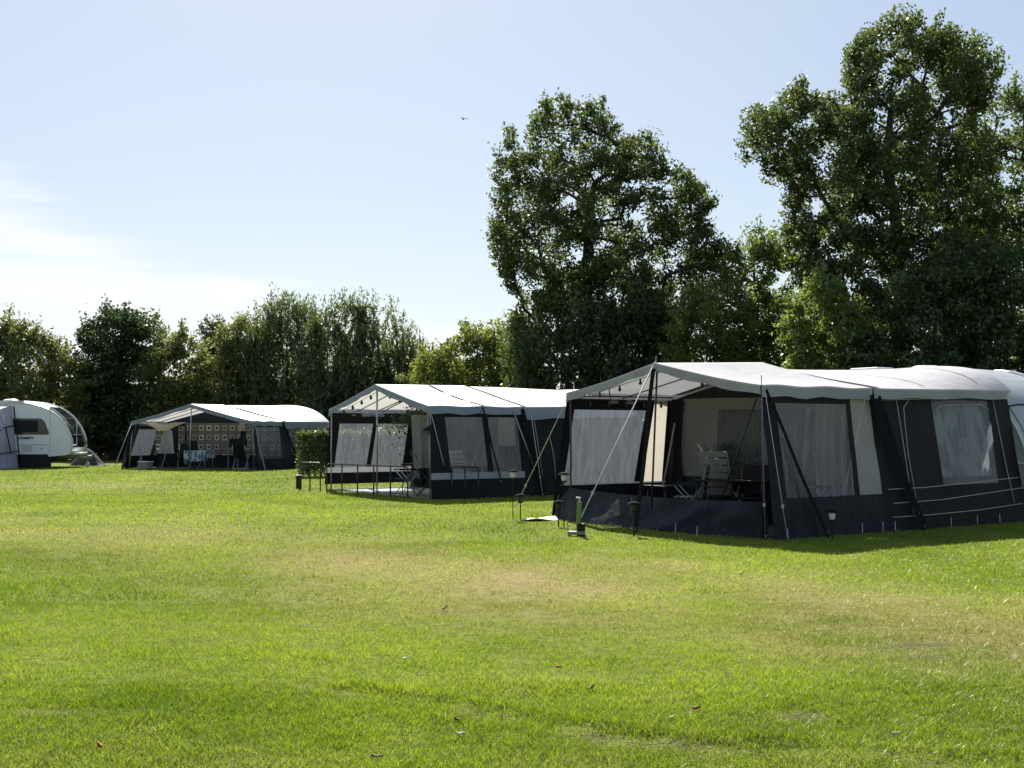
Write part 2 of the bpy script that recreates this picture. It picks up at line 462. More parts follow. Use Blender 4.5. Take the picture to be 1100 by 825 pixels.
# ------------------------------------------------------------------ tent frames (needed for footprints)
class Frame:
    def __init__(s, L, R):
        L = Vector(L); R = Vector(R); s.o = (L + R) / 2; s.hw = (R - L).length / 2
        u = (R - L).normalized(); s.u = u; s.v = Vector((-u.y, u.x)); s.ang = math.atan2(u.y, u.x)

    def loc(s, w):                       # world -> local
        d = Vector((w[0], w[1])) - s.o
        return Vector((d.dot(s.u), d.dot(s.v), w[2]))

    def wor(s, l):
        p = s.o + s.u * l[0] + s.v * l[1]
        return Vector((p.x, p.y, l[2]))

    def g(s, px, py): return s.loc(gr(px, py))

    def p(s, px, py, d): return s.loc(at(px, py, d))

    def on_plane(s, px, py, c):          # c: 3 local points -> local hit
        a, b, d = [s.wor(q) for q in c[:3]]
        n = (b - a).cross(d - a); r = ray(px, py); o = Vector((0, 0, HC))
        return s.loc(o + r * ((a - o).dot(n) / r.dot(n)))


FN = Frame((1.01, 21.2), (3.64, 17.5))
FM = Frame((-4.78, 32.0), (-1.85, 27.6))
FF = Frame((-15.8, 50.4), (-10.26, 48.0))


def footprint(x, y):
    m = np.zeros(np.shape(x), bool)
    for f, dep in ((FN, 8.6), (FM, 6.2), (FF, 7.6)):
        dx = x - f.o.x; dy = y - f.o.y
        lx = dx * f.u.x + dy * f.u.y; ly = dx * f.v.x + dy * f.v.y
        m |= (np.abs(lx) < f.hw + .05) & (ly > .05) & (ly < dep)
    return m


# ------------------------------------------------------------------ ground sheet + grass
def axis(lo, hi, step, far):
    a = list(np.arange(lo, hi + 1e-6, step)); s = step; x = a[-1]
    while x < far: s *= 1.35; x += s; a.append(x)
    s = step; x = a[0]; pre = []
    while x > -far: s *= 1.35; x -= s; pre.append(x)
    return np.array(pre[::-1] + a)


xs = axis(-24, 18, .22, 1500); ys = axis(2, 58, .22, 1500)
gx, gy = np.meshgrid(xs, ys)
gzv = gz(gx, gy)
co = np.stack([gx, gy, gzv], -1).reshape(-1, 3)
nx = len(xs)
ii = (np.arange(len(ys) - 1)[:, None] * nx + np.arange(nx - 1)[None, :]).ravel()
fl = np.stack([ii, ii + 1, ii + nx + 1, ii + nx], 1).ravel()
dr = np.clip(dryness(gx, gy) + .4 * worn_shade(gx, gy), 0, 1).ravel()
MLAWN = make_lawn_mat()
ground = np_mesh('ground', co, fl, 4, MLAWN, attrs={'dry': dr, 'worn_shade': worn_shade(gx, gy).ravel()}, smooth=True)
tag(ground, kind='structure')

GV, GF3, GDRY, GT = [], [], [], []
_nv = 0
def blades(d0, d1, dens, h, w, seg):
    global _nv
    k = .56
    area = k * (d1 * d1 - d0 * d0) + 2.6 * (d1 - d0)
    n = int(area * dens)
    y = np.sqrt(RNG.random(n) * (d1 * d1 - d0 * d0) + d0 * d0)
    x = (RNG.random(n) - .5) * (2 * k * y + 2.6)
    keep = ~footprint(x, y) & (RNG.random(n) > worn_shade(x, y) * .93) & (RNG.random(n) > dryness(x, y) * .35)
    x = x[keep]; y = y[keep]; n = len(x)
    cl = fbm(x * 3.1, y * 3.1, 3)                        # tufts
    cl2 = fbm(x * .8 + 60, y * .8, 3)
    cl3 = fbm(x * 9, y * 9, 2)
    hh = h * (.3 + .9 * RNG.random(n) ** 1.5) * (.15 + .8 * cl + .95 * cl3) * (1 - .35 * dryness(x, y))
    hh *= 1 + .4 * np.clip((fbm(x * 2.3 + 90, y * 2.3, 3) - .6) * 6, 0, 1) + .35 * ridge(x, y)
    a = RNG.random(n) * 2 * PI; lean = (.2 + 1.5 * RNG.random(n)) * hh; la = RNG.random(n) * 2 * PI
    ww = w * (.6 + .8 * RNG.random(n))
    bx, by = np.cos(a) * ww / 2, np.sin(a) * ww / 2
    lx, ly = np.cos(la) * lean, np.sin(la) * lean
    z = gz(x, y) - .004
    if seg == 2:
        V = np.stack([np.stack([x - bx, y - by, z], 1), np.stack([x + bx, y + by, z], 1),
                      np.stack([x + bx * .8 + lx * .35, y + by * .8 + ly * .35, z + hh * .6], 1),
                      np.stack([x - bx * .8 + lx * .35, y - by * .8 + ly * .35, z + hh * .6], 1),
                      np.stack([x + lx, y + ly, z + hh], 1)], 1)
        fb = np.array([0, 1, 2, 0, 2, 3, 3, 2, 4]); m = 5
    else:
        V = np.stack([np.stack([x - bx, y - by, z], 1), np.stack([x + bx, y + by, z], 1), np.stack([x + lx, y + ly, z + hh], 1)], 1)
        fb = np.array([0, 1, 2]); m = 3
    f = (np.arange(n)[:, None] * m + fb[None, :]) + _nv
    GV.append(V.reshape(-1, 3)); GF3.append(f.ravel()); _nv += n * m
    dd = dryness(x, y)
    dd = np.where(RNG.random(n) < .05, np.maximum(dd, .85), np.clip(dd + (RNG.random(n) - .5) * .3, 0, 1))
    cl4 = fbm(x * .33 + 11, y * .22 + 4, 3)
    tt = np.clip(.0 + .55 * RNG.random(n) + .8 * (cl2 - .35) + .4 * (cl3 - .5) + 1.0 * (cl4 - .45), 0, 1)
    GDRY.append(np.repeat(dd, m)); GT.append(np.repeat(tt, m))


blades(4.3, 7.5, 15000, .034, .0036, 2)
blades(7.5, 11, 7500, .033, .005, 1)
blades(11, 17, 3200, .032, .008, 1)
blades(17, 30, 900, .032, .016, 1)
blades(30, 54, 180, .034, .035, 1)
MGRASS = make_grass_mat()
grass = np_mesh('grass', np.concatenate(GV), np.concatenate(GF3), 3, MGRASS, attrs={'dry': np.concatenate(GDRY), 'tint': np.concatenate(GT)})
tag(grass, 'short mown green lawn with dry tan patches', 'grass', kind='stuff')
del GV, GF3

# ------------------------------------------------------------------ trees
def in_poly(x, y, P):
    c = np.zeros(len(x), bool); n = len(P)
    for i in range(n):
        x1, y1 = P[i]; x2, y2 = P[i - 1]
        if y1 == y2: continue
        k = ((y1 > y) != (y2 > y)) & (x < (x2 - x1) * (y - y1) / (y2 - y1) + x1)
        c ^= k
    return c


def edge_dist(x, y, P):
    return seg_d(x, y, list(P) + [P[0]])


def leaf_mesh(name, C, size, asp, tint, mat, parent, up=.35, axis_v=None):
    """one folded diamond per leaf at centres C"""
    n = len(C)
    d = RNG.normal(size=(n, 3))
    if axis_v is not None: d = axis_v + d * .45
    d /= np.linalg.norm(d, axis=1)[:, None]
    nn = RNG.normal(size=(n, 3)); nn[:, 2] += up * 2
    s = np.cross(d, nn); s /= (np.linalg.norm(s, axis=1)[:, None] + 1e-9)
    nn = np.cross(s, d)
    L = size * (.6 + .8 * RNG.random(n))[:, None]; W = L * asp
    p0 = C - d * L * .5; p2 = C + d * L * .5
    mid = C + nn * L * .10
    V = np.stack([p0, mid + s * W * .5, p2, mid - s * W * .5], 1).reshape(-1, 3)
    F4 = np.arange(4 * n, dtype=np.int32)
    return np_mesh(name, V, F4, 4, mat, parent, {'tint': np.repeat(np.clip(tint, 0, 1), 4)})


def limbs(nodes, base, trunk_top, r0, mat, parent, wander=.12, nside=7, minr=.016):
    """grow a skeleton that reaches every clump centre: pipe-model radii"""
    tr = [np.array(base)]
    k = 7
    for i in range(1, k + 1):
        t = i / k
        tr.append(np.array(base) * (1 - t) + np.array(trunk_top) * t + np.array([RNG.normal() * wander, RNG.normal() * wander, 0]) * (1 if i < k else .3))
    pts = [p for p in tr]; par = [-1] + list(range(k))
    order = np.argsort([min(np.linalg.norm(c - p) for p in tr) for c in nodes])
    for i in order:
        c = nodes[i]; A = np.array(pts)
        dv = c - A; dist = np.linalg.norm(dv, axis=1)
        pen = dist + np.clip(A[:, 2] - c[2] + .25 * dist, 0, None) * 1.6       # limbs rise
        pen[0] += 3
        j = int(np.argmin(pen))
        if dist[j] > 1.0:                                               # a bend on the way
            mdl = A[j] * .5 + c * .5 + np.array([RNG.normal() * .08, RNG.normal() * .08, dist[j] * .06])
            pts.append(mdl); par.append(j); j = len(pts) - 1
        pts.append(c); par.append(j)
    n = len(pts); w = np.ones(n)
    for i in range(n - 1, 0, -1): w[par[i]] += w[i]
    rad = r0 * np.sqrt(w / w[0])
    rad = np.maximum(rad, minr)
    b = MB()
    for i in range(1, n):
        p = par[i]
        r1 = rad[i]; r0_ = min(rad[p], r1 * 1.6)
        b.tube([pts[p], pts[i]], [r0_, r1], nside if r1 > .05 else 4, cap=False)
    # root flare
    b.tube([np.array(base) + np.array([0, 0, -.05]), np.array(base) + np.array([0, 0, .35])], [r0 * 1.5, r0], 9, cap=False)
    return b.build('trunk', mat, parent, smooth=True)


def tree(name, poly, depth, base_px, label, cat, leafm, barkm, thick=1.0, clumps=90, per=260, size=.16, asp=.6, rc=.55,
         r0=.16, trunk_frac=.75, style='broad', group=None, yoff=0.0, up=.35, flat=.75, seed=None):
    W = [at(px, py + ((15 if style == 'shoot' else 13 if cat == 'tree' and 'oak' in name else 5) if py < 420 else 0), depth) for px, py in poly]
    P = [(p.x, max(p.z, .05)) for p in W]
    bx = at(base_px, 463, depth).x
    root = empty(name, (bx, depth + yoff, 0), 0, label, cat, group)
    P = [(x - bx, z) for x, z in P]
    xa = [p[0] for p in P]; za = [p[1] for p in P]
    # clump centres: spaced points in the outline, with depth from how far in they are
    cs = []; tries = 0
    while len(cs) < clumps and tries < 60:
        tries += 1
        x = RNG.uniform(min(xa), max(xa), 400); z = RNG.uniform(min(za), max(za), 400)
        ok = in_poly(x, z, P); x = x[ok]; z = z[ok]
        e = edge_dist(x, z, P)
        ok = e > rc * .45; x = x[ok]; z = z[ok]; e = e[ok]
        hw = thick * np.sqrt(np.clip(e, 0, None) + .15)
        y = RNG.uniform(-1, 1, len(x)) * hw
        for q in zip(x, y, z):
            q = np.array(q)
            if all(np.linalg.norm((q - c) * np.array([1, .8, 1])) > rc * .62 for c in cs[-160:]): cs.append(q)
            if len(cs) >= clumps: break
    n0 = len(cs); zt = max(za); bxm = (min(xa) + max(xa)) / 2
    # sprays that break the outline
    per_l = [math.hypot(P[i][0] - P[i - 1][0], P[i][1] - P[i - 1][1]) for i in range(len(P))]
    cum = np.cumsum(per_l); want = int(n0 * .45) + 8; k_ = 0
    while k_ < want:
        u_ = RNG.random() * cum[-1]; i = int(np.searchsorted(cum, u_)); f_ = 1 - (cum[i] - u_) / per_l[i]
        x = P[i - 1][0] + (P[i][0] - P[i - 1][0]) * f_; z = P[i - 1][1] + (P[i][1] - P[i - 1][1]) * f_
        k_ += 1
        if z < zt * .22: continue
        x += RNG.normal() * rc * .28; z += RNG.normal() * rc * .28 - rc * .2; x += (bxm - x) * .035
        cs.append(np.array([x, RNG.normal() * thick * .35, z]))
    cs = np.array(cs); n = len(cs)
    rsz = np.where(np.arange(n) < n0, .6 + .75 * RNG.random(n), .35 + .35 * RNG.random(n))
    asc = np.exp(RNG.normal(size=(n, 3)) * .22)
    top = np.array([np.mean([c[0] for c in cs if c[2] > zt * .6] or [0]) * .8, 0, zt * trunk_frac])
    limbs(list(cs), (0, 0, 0), top, r0, barkm, root)
    # leaves
    ct = RNG.random(n) * .5
    cnt = (np.maximum(8, per * np.clip(rsz, .2, 1.3) ** 1.7 * np.where(RNG.random(n) < .18, .35, 1.0)) * np.where(cs[:, 2] < zt * .55, 1.3, 1.0)).astype(int)
    idx = np.repeat(np.arange(n), cnt); m = len(idx)
    rdir = cs - np.array([bxm, 0, zt * .45]); rdir /= (np.linalg.norm(rdir, axis=1)[:, None] + 1e-6)
    rdir[:n0] *= 0
    W_out = RNG.normal(size=m)[:, None] * rdir[idx] * rc * .30
    if style == 'broad':
        o = RNG.normal(size=(m, 3)); o /= np.linalg.norm(o, axis=1)[:, None]
        o *= (RNG.random(m) ** .45)[:, None] * rc * (rsz * 1.05)[idx][:, None] * asc[idx]
        o[:, 2] *= flat
        C = cs[idx] + o + W_out; av = None
    else:                                                   # upright shoots
        sh = 7
        tips = cs[:, None, :] + RNG.normal(size=(n, sh, 3)) * np.array([.34, .34, .15]) * rc
        dirs = np.array([0, 0, 1.0]) + RNG.normal(size=(n, sh, 3)) * .36
        k = RNG.integers(0, sh, m); t = RNG.uniform(-1, 1, m)
        C = tips[idx, k] + dirs[idx, k] * (t * rc * .95)[:, None] + RNG.normal(size=(m, 3)) * .07 * rc
        av = dirs[idx, k] * .8
    ok = C[:, 2] > .05; C = C[ok]; idx = idx[ok]
    if av is not None: av = av[ok]
    t = .15 + ct[idx] + RNG.random(len(idx)) * .4
    leaf_mesh('crown', C, size, asp, t, leafm, root, up, av)
    return root


LM = {
    'oak': leaf_mat('oak_leaf', (.022, .038, .013), (.058, .082, .026),   .42, (.16, .22, .04), .05),
    'dark': leaf_mat('dark_leaf', (.018, .036, .014), (.042, .066, .022), .36, (.10, .16, .03), .05),
    'olive': leaf_mat('olive_leaf', (.05, .068, .018), (.11, .13, .042), .46, (.26, .30, .07), .05),
    'yellow': leaf_mat('yellow_leaf', (.055, .078, .014), (.115, .14, .032), .45, (.29, .35, .055), .05),
    'willow': leaf_mat('willow_leaf', (.038, .056, .022), (.09, .118, .045), .44, (.20, .26, .06), .07),
    'bright': leaf_mat('bright_leaf', (.05, .085, .016), (.10, .14, .03), .45, (.26, .36, .06), .06),
}
TREES = True
if TREES:
    g = 'trees behind the campsite'
    tree('hawthorn', [(-90, 505), (-95, 350), (-40, 326), (0, 330), (30, 345), (52, 352), (72, 368), (88, 384), (96, 400), (92, 440), (98, 505)], 65, 20,
         'wide olive green bush behind the white caravan', 'tree', LM['olive'], M['bark'], 1.1, 260, 190, .19, .55, .62, .12, .6, group=g)
    tree('thicket_tree', [(78, 505), (84, 400), (88, 350), (104, 334), (122, 324), (140, 330), (160, 333), (170, 352), (163, 400), (168, 505)], 67, 125,
         'dark round tree between the caravan and the tent with square patterned curtains', 'tree', LM['dark'], M['bark'], 1.0, 170, 200, .19, .6, .62, .13, .7, group=g)
    tree('shrub', [(150, 505), (152, 390), (165, 358), (180, 346), (196, 346), (212, 362), (228, 385), (232, 505)], 66, 190,
         'olive shrub just right of the dark round tree', 'shrub', LM['olive'], M['bark'], .9, 125, 200, .18, .55, .6, .09, .6, group=g)
    tree('young_oak', [(200, 505), (202, 380), (212, 350), (222, 330), (230, 327), (240, 334), (250, 350), (256, 400), (254, 505)], 74, 228,
         'small dark blue-green tree peeking over the olive shrubs', 'tree', LM['dark'], M['bark'], .8, 90, 190, .19, .6, .6, .11, .8, group=g)
    tree('shrub', [(222, 505), (226, 385), (240, 352), (258, 336), (278, 336), (296, 370), (300, 505)], 66, 260,
         'pale green shrub left of the tall upright willow', 'shrub', LM['olive'], M['bark'], .9, 130, 200, .18, .55, .6, .09, .6, group=g)
    tree('willow', [(262, 505), (266, 345), (282, 318), (300, 304), (318, 310), (334, 318), (348, 345), (352, 505)], 65, 305,
         'tall willow with upright shoots, left one of the two willows', 'willow', LM['willow'], M['bark'], .9, 170, 270,   .18, .36, .66, .12, .7, 'shoot', group=g)
    tree('willow', [(330, 505), (332, 345), (342, 322), (366, 316), (388, 315), (412, 318), (432, 334), (448, 352), (458, 376), (446, 420), (438, 505)], 63, 390,
         'broad willow with upright shoots directly above the middle tent ridge', 'willow', LM['willow'], M['bark'], .95, 220, 270,   .18, .36, .66, .13, .7, 'shoot', group=g)
    tree('hazel', [(425, 505), (428, 412), (446, 384), (468, 362), (490, 350), (520, 346), (548, 340), (566, 352), (572, 505)], 52, 500,
         'sunlit yellow-green bush between the willows and the big oak', 'bush', LM['yellow'], M['bark'], 1.0, 200, 180, .16, .55, .55, .1, .6, group=g)
    tree('oak', [(548, 440), (545, 350), (556, 310), (548, 290), (530, 270), (527, 235), (533, 205), (530, 170), (537, 128), (556, 132), (574, 110), (592, 99), (612, 97), (636, 104),
                 (652, 122), (668, 146), (688, 132), (706, 140), (716, 160), (742, 178), (762, 188), (768, 205), (752, 215), (765, 240), (778, 262), (782, 290), (770, 320), (740, 330), (720, 440)], 46, 622,
         'big dark oak standing behind the middle tent', 'tree', LM['oak'], M['bark'], 1.5, 560, 165, .135, .62, .43, .30, .78, flat=.9, group=g)
    tree('hazel', [(552, 510), (556, 360), (568, 330), (600, 335), (618, 318), (648, 300), (676, 296), (700, 312), (722, 330), (742, 370), (740, 510)], 43, 650,
         'dark shady bush at the foot of the middle oak', 'bush', LM['dark'], M['bark'], .9, 200, 230, .15, .38, .55, .1, .6, 'shoot', group=g)
    tree('hazel', [(716, 510), (718, 360), (730, 322), (752, 300), (778, 292), (800, 300), (812, 340), (815, 510)], 41, 765,
         'yellowish layered bush between oak and pointed alder', 'bush', LM['yellow'], M['bark'], .9, 150, 210, .12, .5, .45, .1, .6, flat=.45, group=g)
    tree('alder', [(768, 510), (770, 300), (780, 262), (796, 268), (806, 250), (816, 238), (826, 256), (838, 262), (846, 290), (856, 320), (862, 510)], 44, 815,
         'pointed green alder between the two big oaks', 'tree', LM['bright'], M['bark'], .8, 170, 170, .14, .6, .45, .12, .9, group=g)
    tree('dogwood', [(842, 510), (846, 330), (862, 290), (880, 284), (900, 310), (925, 330), (948, 350), (955, 510)], 36, 900,
         'bright leafy bush above the roof vent of the nearest caravan', 'bush', LM['bright'], M['bark'], .85, 150, 170, .14, .6, .42, .08, .6, group=g)
    tree('oak', [(880, 450), (862, 300), (846, 240), (850, 200), (842, 176), (826, 160), (802, 158), (798, 124), (812, 104), (832, 108), (852, 80), (874, 92), (892, 100), (908, 90),
                 (912, 64), (916, 36), (940, 14), (966, 8), (984, 26), (1006, 22), (1034, 28), (1060, 48), (1070, 70), (1060, 100), (1040, 118), (1062, 160), (1068, 230), (1060, 300), (1050, 450)], 40, 977,
         'tallest oak with a bare limb behind the nearest tent', 'tree', LM['oak'], M['bark'], 1.6, 740, 155, .128, .62, .40, .33, .8, flat=.9, group=g)
    tree('oak', [(1020, 450), (1026, 250), (1030, 165), (1046, 124), (1062, 104), (1085, 88), (1110, 70), (1150, 80), (1190, 130), (1210, 240), (1200, 450)], 43, 1120,
         'oak cut off by the picture edge beside the tallest oak', 'tree', LM['oak'], M['bark'], 1.4, 330, 150, .14, .62, .48, .28, .7, flat=.9, group=g)
    tree('hazel', [(930, 510), (936, 350), (958, 300), (990, 278), (1030, 268), (1070, 255), (1110, 262), (1160, 290), (1180, 510)], 35, 1050,
         'dark bush filling the space under the tallest oak', 'bush', LM['dark'], M['bark'], .9, 280, 190, .13, .6, .44, .1, .6, group=g)
    # low tangle below and behind them all
    n = 60000
    x = RNG.uniform(-42, 34, n); dline = np.interp(x, [-42, -10, 0, 6, 34], [73, 71, 62, 52, 46])
    hgt = 2.6 + 3.2 * fbm(x * .35, x * 0 + 2, 3)
    z = RNG.random(n) * hgt; y = dline + RNG.uniform(-1.6, 1.6, n)
    ug = leaf_mesh('undergrowth', np.stack([x, y, z], 1), .34, .65, RNG.random(n) * .6, LM['dark'], None, .2)
    tag(ug, 'dark tangled undergrowth below the row of trees', 'undergrowth', kind='stuff')

# ------------------------------------------------------------------ fabric walls
def bil(c, s, t):                       # c: TL, TR, BR, BL
    a = c[0] * (1 - s) + c[1] * s; b = c[3] * (1 - s) + c[2] * s
    return a * (1 - t) + b * t


def st_of(c, p):                        # inverse of bil by a few Newton steps
    s = t = .5
    for _ in range(12):
        e = bil(c, s, t) - p
        h = 1e-3
        ds = (bil(c, s + h, t) - bil(c, s - h, t)) / (2 * h); dt = (bil(c, s, t + h) - bil(c, s, t - h)) / (2 * h)
        a11 = ds.dot(ds); a12 = ds.dot(dt); a22 = dt.dot(dt); b1 = ds.dot(e); b2 = dt.dot(e)
        det = a11 * a22 - a12 * a12
        s -= (b1 * a22 - b2 * a12) / det; t -= (b2 * a11 - b1 * a12) / det
    return s, t


def edge_from_px(fr, c, p_top, p_bot):
    s0, t0 = st_of(c, fr.on_plane(*p_top, c)); s1, t1 = st_of(c, fr.on_plane(*p_bot, c))
    k = (s1 - s0) / (t1 - t0)
    return (s0 - k * t0, s0 + k * (1 - t0), t0, t1)


def wall(root, c, edges, kinds, tt, tb, rows, wr=.02, name='side_wall', off=0.0, main='dark', wmat='pvc', seed=0.0):
    """cloth wall: columns between slanting edges (s_top, s_bottom); a 'win' column has a foil window from tt to tb; rows below tb"""
    c = [Vector(q) for q in c]
    nrm = (c[1] - c[0]).cross(c[3] - c[0]).normalized()
    ws = (c[1] - c[0]).length; ht = (c[3] - c[0]).length

    def pt(s, t, extra=0.0):
        d = (float(fbm(s * ws * 1.3 + seed * 7.1, t * ht * .6 + seed, 3)) - .5) * 2 * wr * math.sin(PI * min(1, max(0, t)) * .95 + .02) + extra
        return bil(c, s, t) + nrm * d

    def cell(mb, e0, e1, t0, t1, extra=0.0):
        l = (e1[0] - e0[0]) * ws
        n1 = max(2, int(abs(l) / .12)); n2 = max(2, int((t1 - t0) * ht / .15))

        def fn(i, j):
            t = t0 + (t1 - t0) * j
            sa = e0[0] + (e0[1] - e0[0]) * t; sb = e1[0] + (e1[1] - e1[0]) * t
            return pt(sa + (sb - sa) * i, t, extra)
        mb.grid(fn, n1, n2)
    mbs = {}
    wins = []; run = 0
    for k, kind in enumerate(kinds):
        e0, e1 = edges[k], edges[k + 1]
        if kind == main or kind == 'win':
            if k and kinds[k - 1] not in (main, 'win'): run += 1
            cur = mbs.setdefault((main, run), MB())
        if kind == 'win':
            cell(cur, e0, e1, 0, tt)
            w = MB(); cell(w, e0, e1, tt, tb, .004); wins.append(w)
        elif kind != 'open':
            cell(cur if kind == main else mbs.setdefault((kind, k), MB()), e0, e1, 0, tb)
        t0 = tb
        for (t1, mk) in rows:
            cell(mbs.setdefault(('row_' + mk, 0), MB()), e0, e1, t0, t1); t0 = t1
    body = None
    for (k, _r), mb in mbs.items():
        if k == main: body = mb.build(name, M[TM.get(k, k)], root, True)
        elif k.startswith('row_'): mb.build('mud_skirt' if t_dark(k) else 'trim_band', M[k[4:]], root, True)
        else: mb.build('wall_panel', M[k], root, True)
    for w in wins: w.build('window', M[wmat], root, True)
    return pt


TM = {}
def t_dark(k): return any(q in k for q in ('navy', 'black_fab', 'teal'))


def porch_roof(root, hw, y0, y1, eave, apex0, apex1, mat, vmat, val=.14, sag=.05):
    b = MB()
    def fn(i, j):
        x = (i * 2 - 1) * hw; y = y0 + (y1 - y0) * j; ap = apex0 + (apex1 - apex0) * j
        k = abs(x) / hw
        z = ap - (ap - eave) * k
        z -= sag * math.sin(PI * j) * math.sin(PI * min(1, k * 1.0)) + sag * .5 * math.sin(PI * k) + .01 * math.sin(j * 14 + i * 9) * k
        return (x * (1 - .012 * math.sin(PI * j)), y, z)
    b.grid(fn, 40, 14)
    o = b.build('roof', mat, root, True)
    v = MB(); v.grid(lambda i, j: (lambda p: (p[0], p[1] - .012 - .012 * math.sin(i * 55) * j, p[2] - val * j * (1 + .08 * math.sin(i * 31))))(fn(i, 0)), 60, 3)
    v.build('valance', vmat, root, True)
    for sgn, i0 in ((-1, 0), (1, 1)):
        v = MB(); v.grid(lambda i, j: (lambda p: (p[0] + sgn * (.02 + .015 * j + .006 * math.sin(i * 40) * j), p[1], p[2] - val * 1.25 * j * (1 + .06 * math.sin(i * 21))))(fn(i0, i)), 30, 3)
        v.build('valance', vmat, root, True)
    return fn


def awning_roof(root, hw, y0, y1, eave, apexa, zc, eave1, mat, vmat, val=.16, px_=5.0, sag=.07):
    b = MB()
    def fn(i, j):
        s = i * 2 - 1; k = abs(s); y = y0 + (y1 - y0) * j
        z0 = apexa - (apexa - eave) * k
        z1 = zc - (zc - eave1) * k ** px_
        w = j * j * (3 - 2 * j) * .75 + j * .25
        z = z0 * (1 - w) + z1 * w
        z -= sag * math.sin(PI * j) * (1 - k ** 4) * .7 + .012 * math.sin(i * 17 + j * 6) * (1 - k)
        return (s * hw, y, z)
    b.grid(fn, 56, 22)
    o = b.build('roof', mat, root, True)
    for sgn, i0 in ((-1, 0), (1, 1)):
        v = MB(); v.grid(lambda i, j: (lambda p: (p[0] + sgn * (.02 + .015 * j + .006 * math.sin(i * 30) * j), p[1], p[2] - val * j * (1 + .06 * math.sin(i * 17))))(fn(i0, i)), 40, 3)
        v.build('valance', vmat, root, True)
    return fn


def strip_on(root, fn, i0, i1, j, w, mat, name='roof_strip', dashes=None, n=30):
    b = MB()
    segs = dashes or [(0, 1)]; w *= 1.3
    for (a, c) in segs:
        b.grid(lambda i, k: (lambda p: (p[0], p[1], p[2] + .008))(fn(i0 + (i1 - i0) * (a + (c - a) * i), j + (k - .5) * w)), n, 1)
    return b.build(name, mat, root)


def foot(fr, px, xl, z=0.0):
    lo, hi = -2.0, 9.0
    for _ in range(40):
        m = (lo + hi) / 2; q = fr.wor((xl, m, z))
        if CX + q.x / q.y * F < px: lo = m
        else: hi = m
    return Vector((xl, m, z))


def pole(root, pts, r=.014, mat='dark_steel', name='pole'):
    return MB().tube(pts, r, 8).build(name, M[mat], root, True)


def rope(root, a, b, mat='rope', r=.006, peg=True, sag=.0):
    a = Vector(a); b = Vector(b)
    pts = [a.lerp(b, t) - Vector((0, 0, sag * math.sin(PI * t))) for t in np.linspace(0, 1, 8 if sag else 2)]
    o = MB().tube(pts, r, 6).build('guy_rope', M[mat], root, True)
    if peg:
        d = (b - a); d.z = 0; d = d.normalized() if d.length > 1e-4 else Vector((0, -1, 0))
        MB().tube([b + Vector((0, 0, .06)) + d * .03, b + Vector((0, 0, -.04)) - d * .02], .006, 6).build('peg', M['steel'], o)
        tpt = a.lerp(b, .78)
        MB().box(tpt, (.03, .03, .05)).build('tensioner', M['piping'], o)
    return o


def band(root, a, b, w, mat='strap', name='storm_strap', th=.006, side=None):
    a = Vector(a); b = Vector(b); d = (b - a).normalized()
    side = Vector(side) if side else d.cross(Vector((1, 0, 0)))
    s = (side - d * side.dot(d)).normalized(); n = d.cross(s)
    mb = MB(); m = 12
    for sg in (1, -1):
        mb.grid(lambda i, j: a.lerp(b, j) + s * (i - .5) * w + n * (th / 2 * sg + .01 * math.sin(j * 8)), 1, m)
    o = mb.build(name, M[mat], root)
    MB().tube([b + Vector((0, 0, .08)), b - Vector((0, 0, .05))], .007, 6).build('peg', M['steel'], o)
    return o


def gable(root, hw, y, z_eave, z_apex, mat, name='gable_panel', zlow=None, wr=.02):
    b = MB()
    zl = z_eave if zlow is None else zlow
    b.grid(lambda i, j: ((i * 2 - 1) * hw, y + wr * math.sin(i * 9 + j * 3), zl + (z_eave + (z_apex - z_eave) * (1 - abs(i * 2 - 1)) - zl) * j), 30, 6)
    return b.build(name, M[mat], root, True)


def piping(root, fr, c, pts, r=.0065, mat='piping', off=.012):
    """seam cord along a wall through points given on the wall"""
    c = [Vector(q) for q in c]
    nrm = (c[1] - c[0]).cross(c[3] - c[0]).normalized()
    ct = (c[0] + c[1] + c[2] + c[3]) / 4
    P = []
    for (px, py) in pts:
        P.append(fr.on_plane(px, py, c))
    # put it on the outside
    sgn = 1 if (ct + nrm * 1).x > ct.x else -1
    if ct.x < 0: sgn = -sgn
    return MB().tube([p + nrm * sgn * (off + .02) for p in P], r, 6).build('piping', M[mat], root, True)


# ================================================================== NEAREST TENT
fr = FN; hw = fr.hw
T1 = empty('awning_tent', (fr.o.x, fr.o.y, 0), fr.ang, 'large dark blue and grey tent closest to the camera, joined to a caravan', 'tent')
TP, TA = 2.42, 6.15
EV, AP0, AP1 = 2.22, 2.64, 2.73
fn1 = porch_roof(T1, hw, -.06, TP, EV, AP0, AP1, M['roof_grey'], M['valance'])
fn1b = awning_roof(T1, hw + .02, TP + .01, TA, EV, AP1 - .09, 2.74, 2.26, M['roof_awning'], M['valance'])
strip_on(T1, fn1b, .5, 1.0, .03, .035, M['strap'])
strip_on(T1, fn1b, .0, .5, .03, .035, M['strap'])
for jj in (.40, .80):
    strip_on(T1, fn1b, .03, .97, jj, .006, M['grey_panel'], 'roof_seam', n=56)
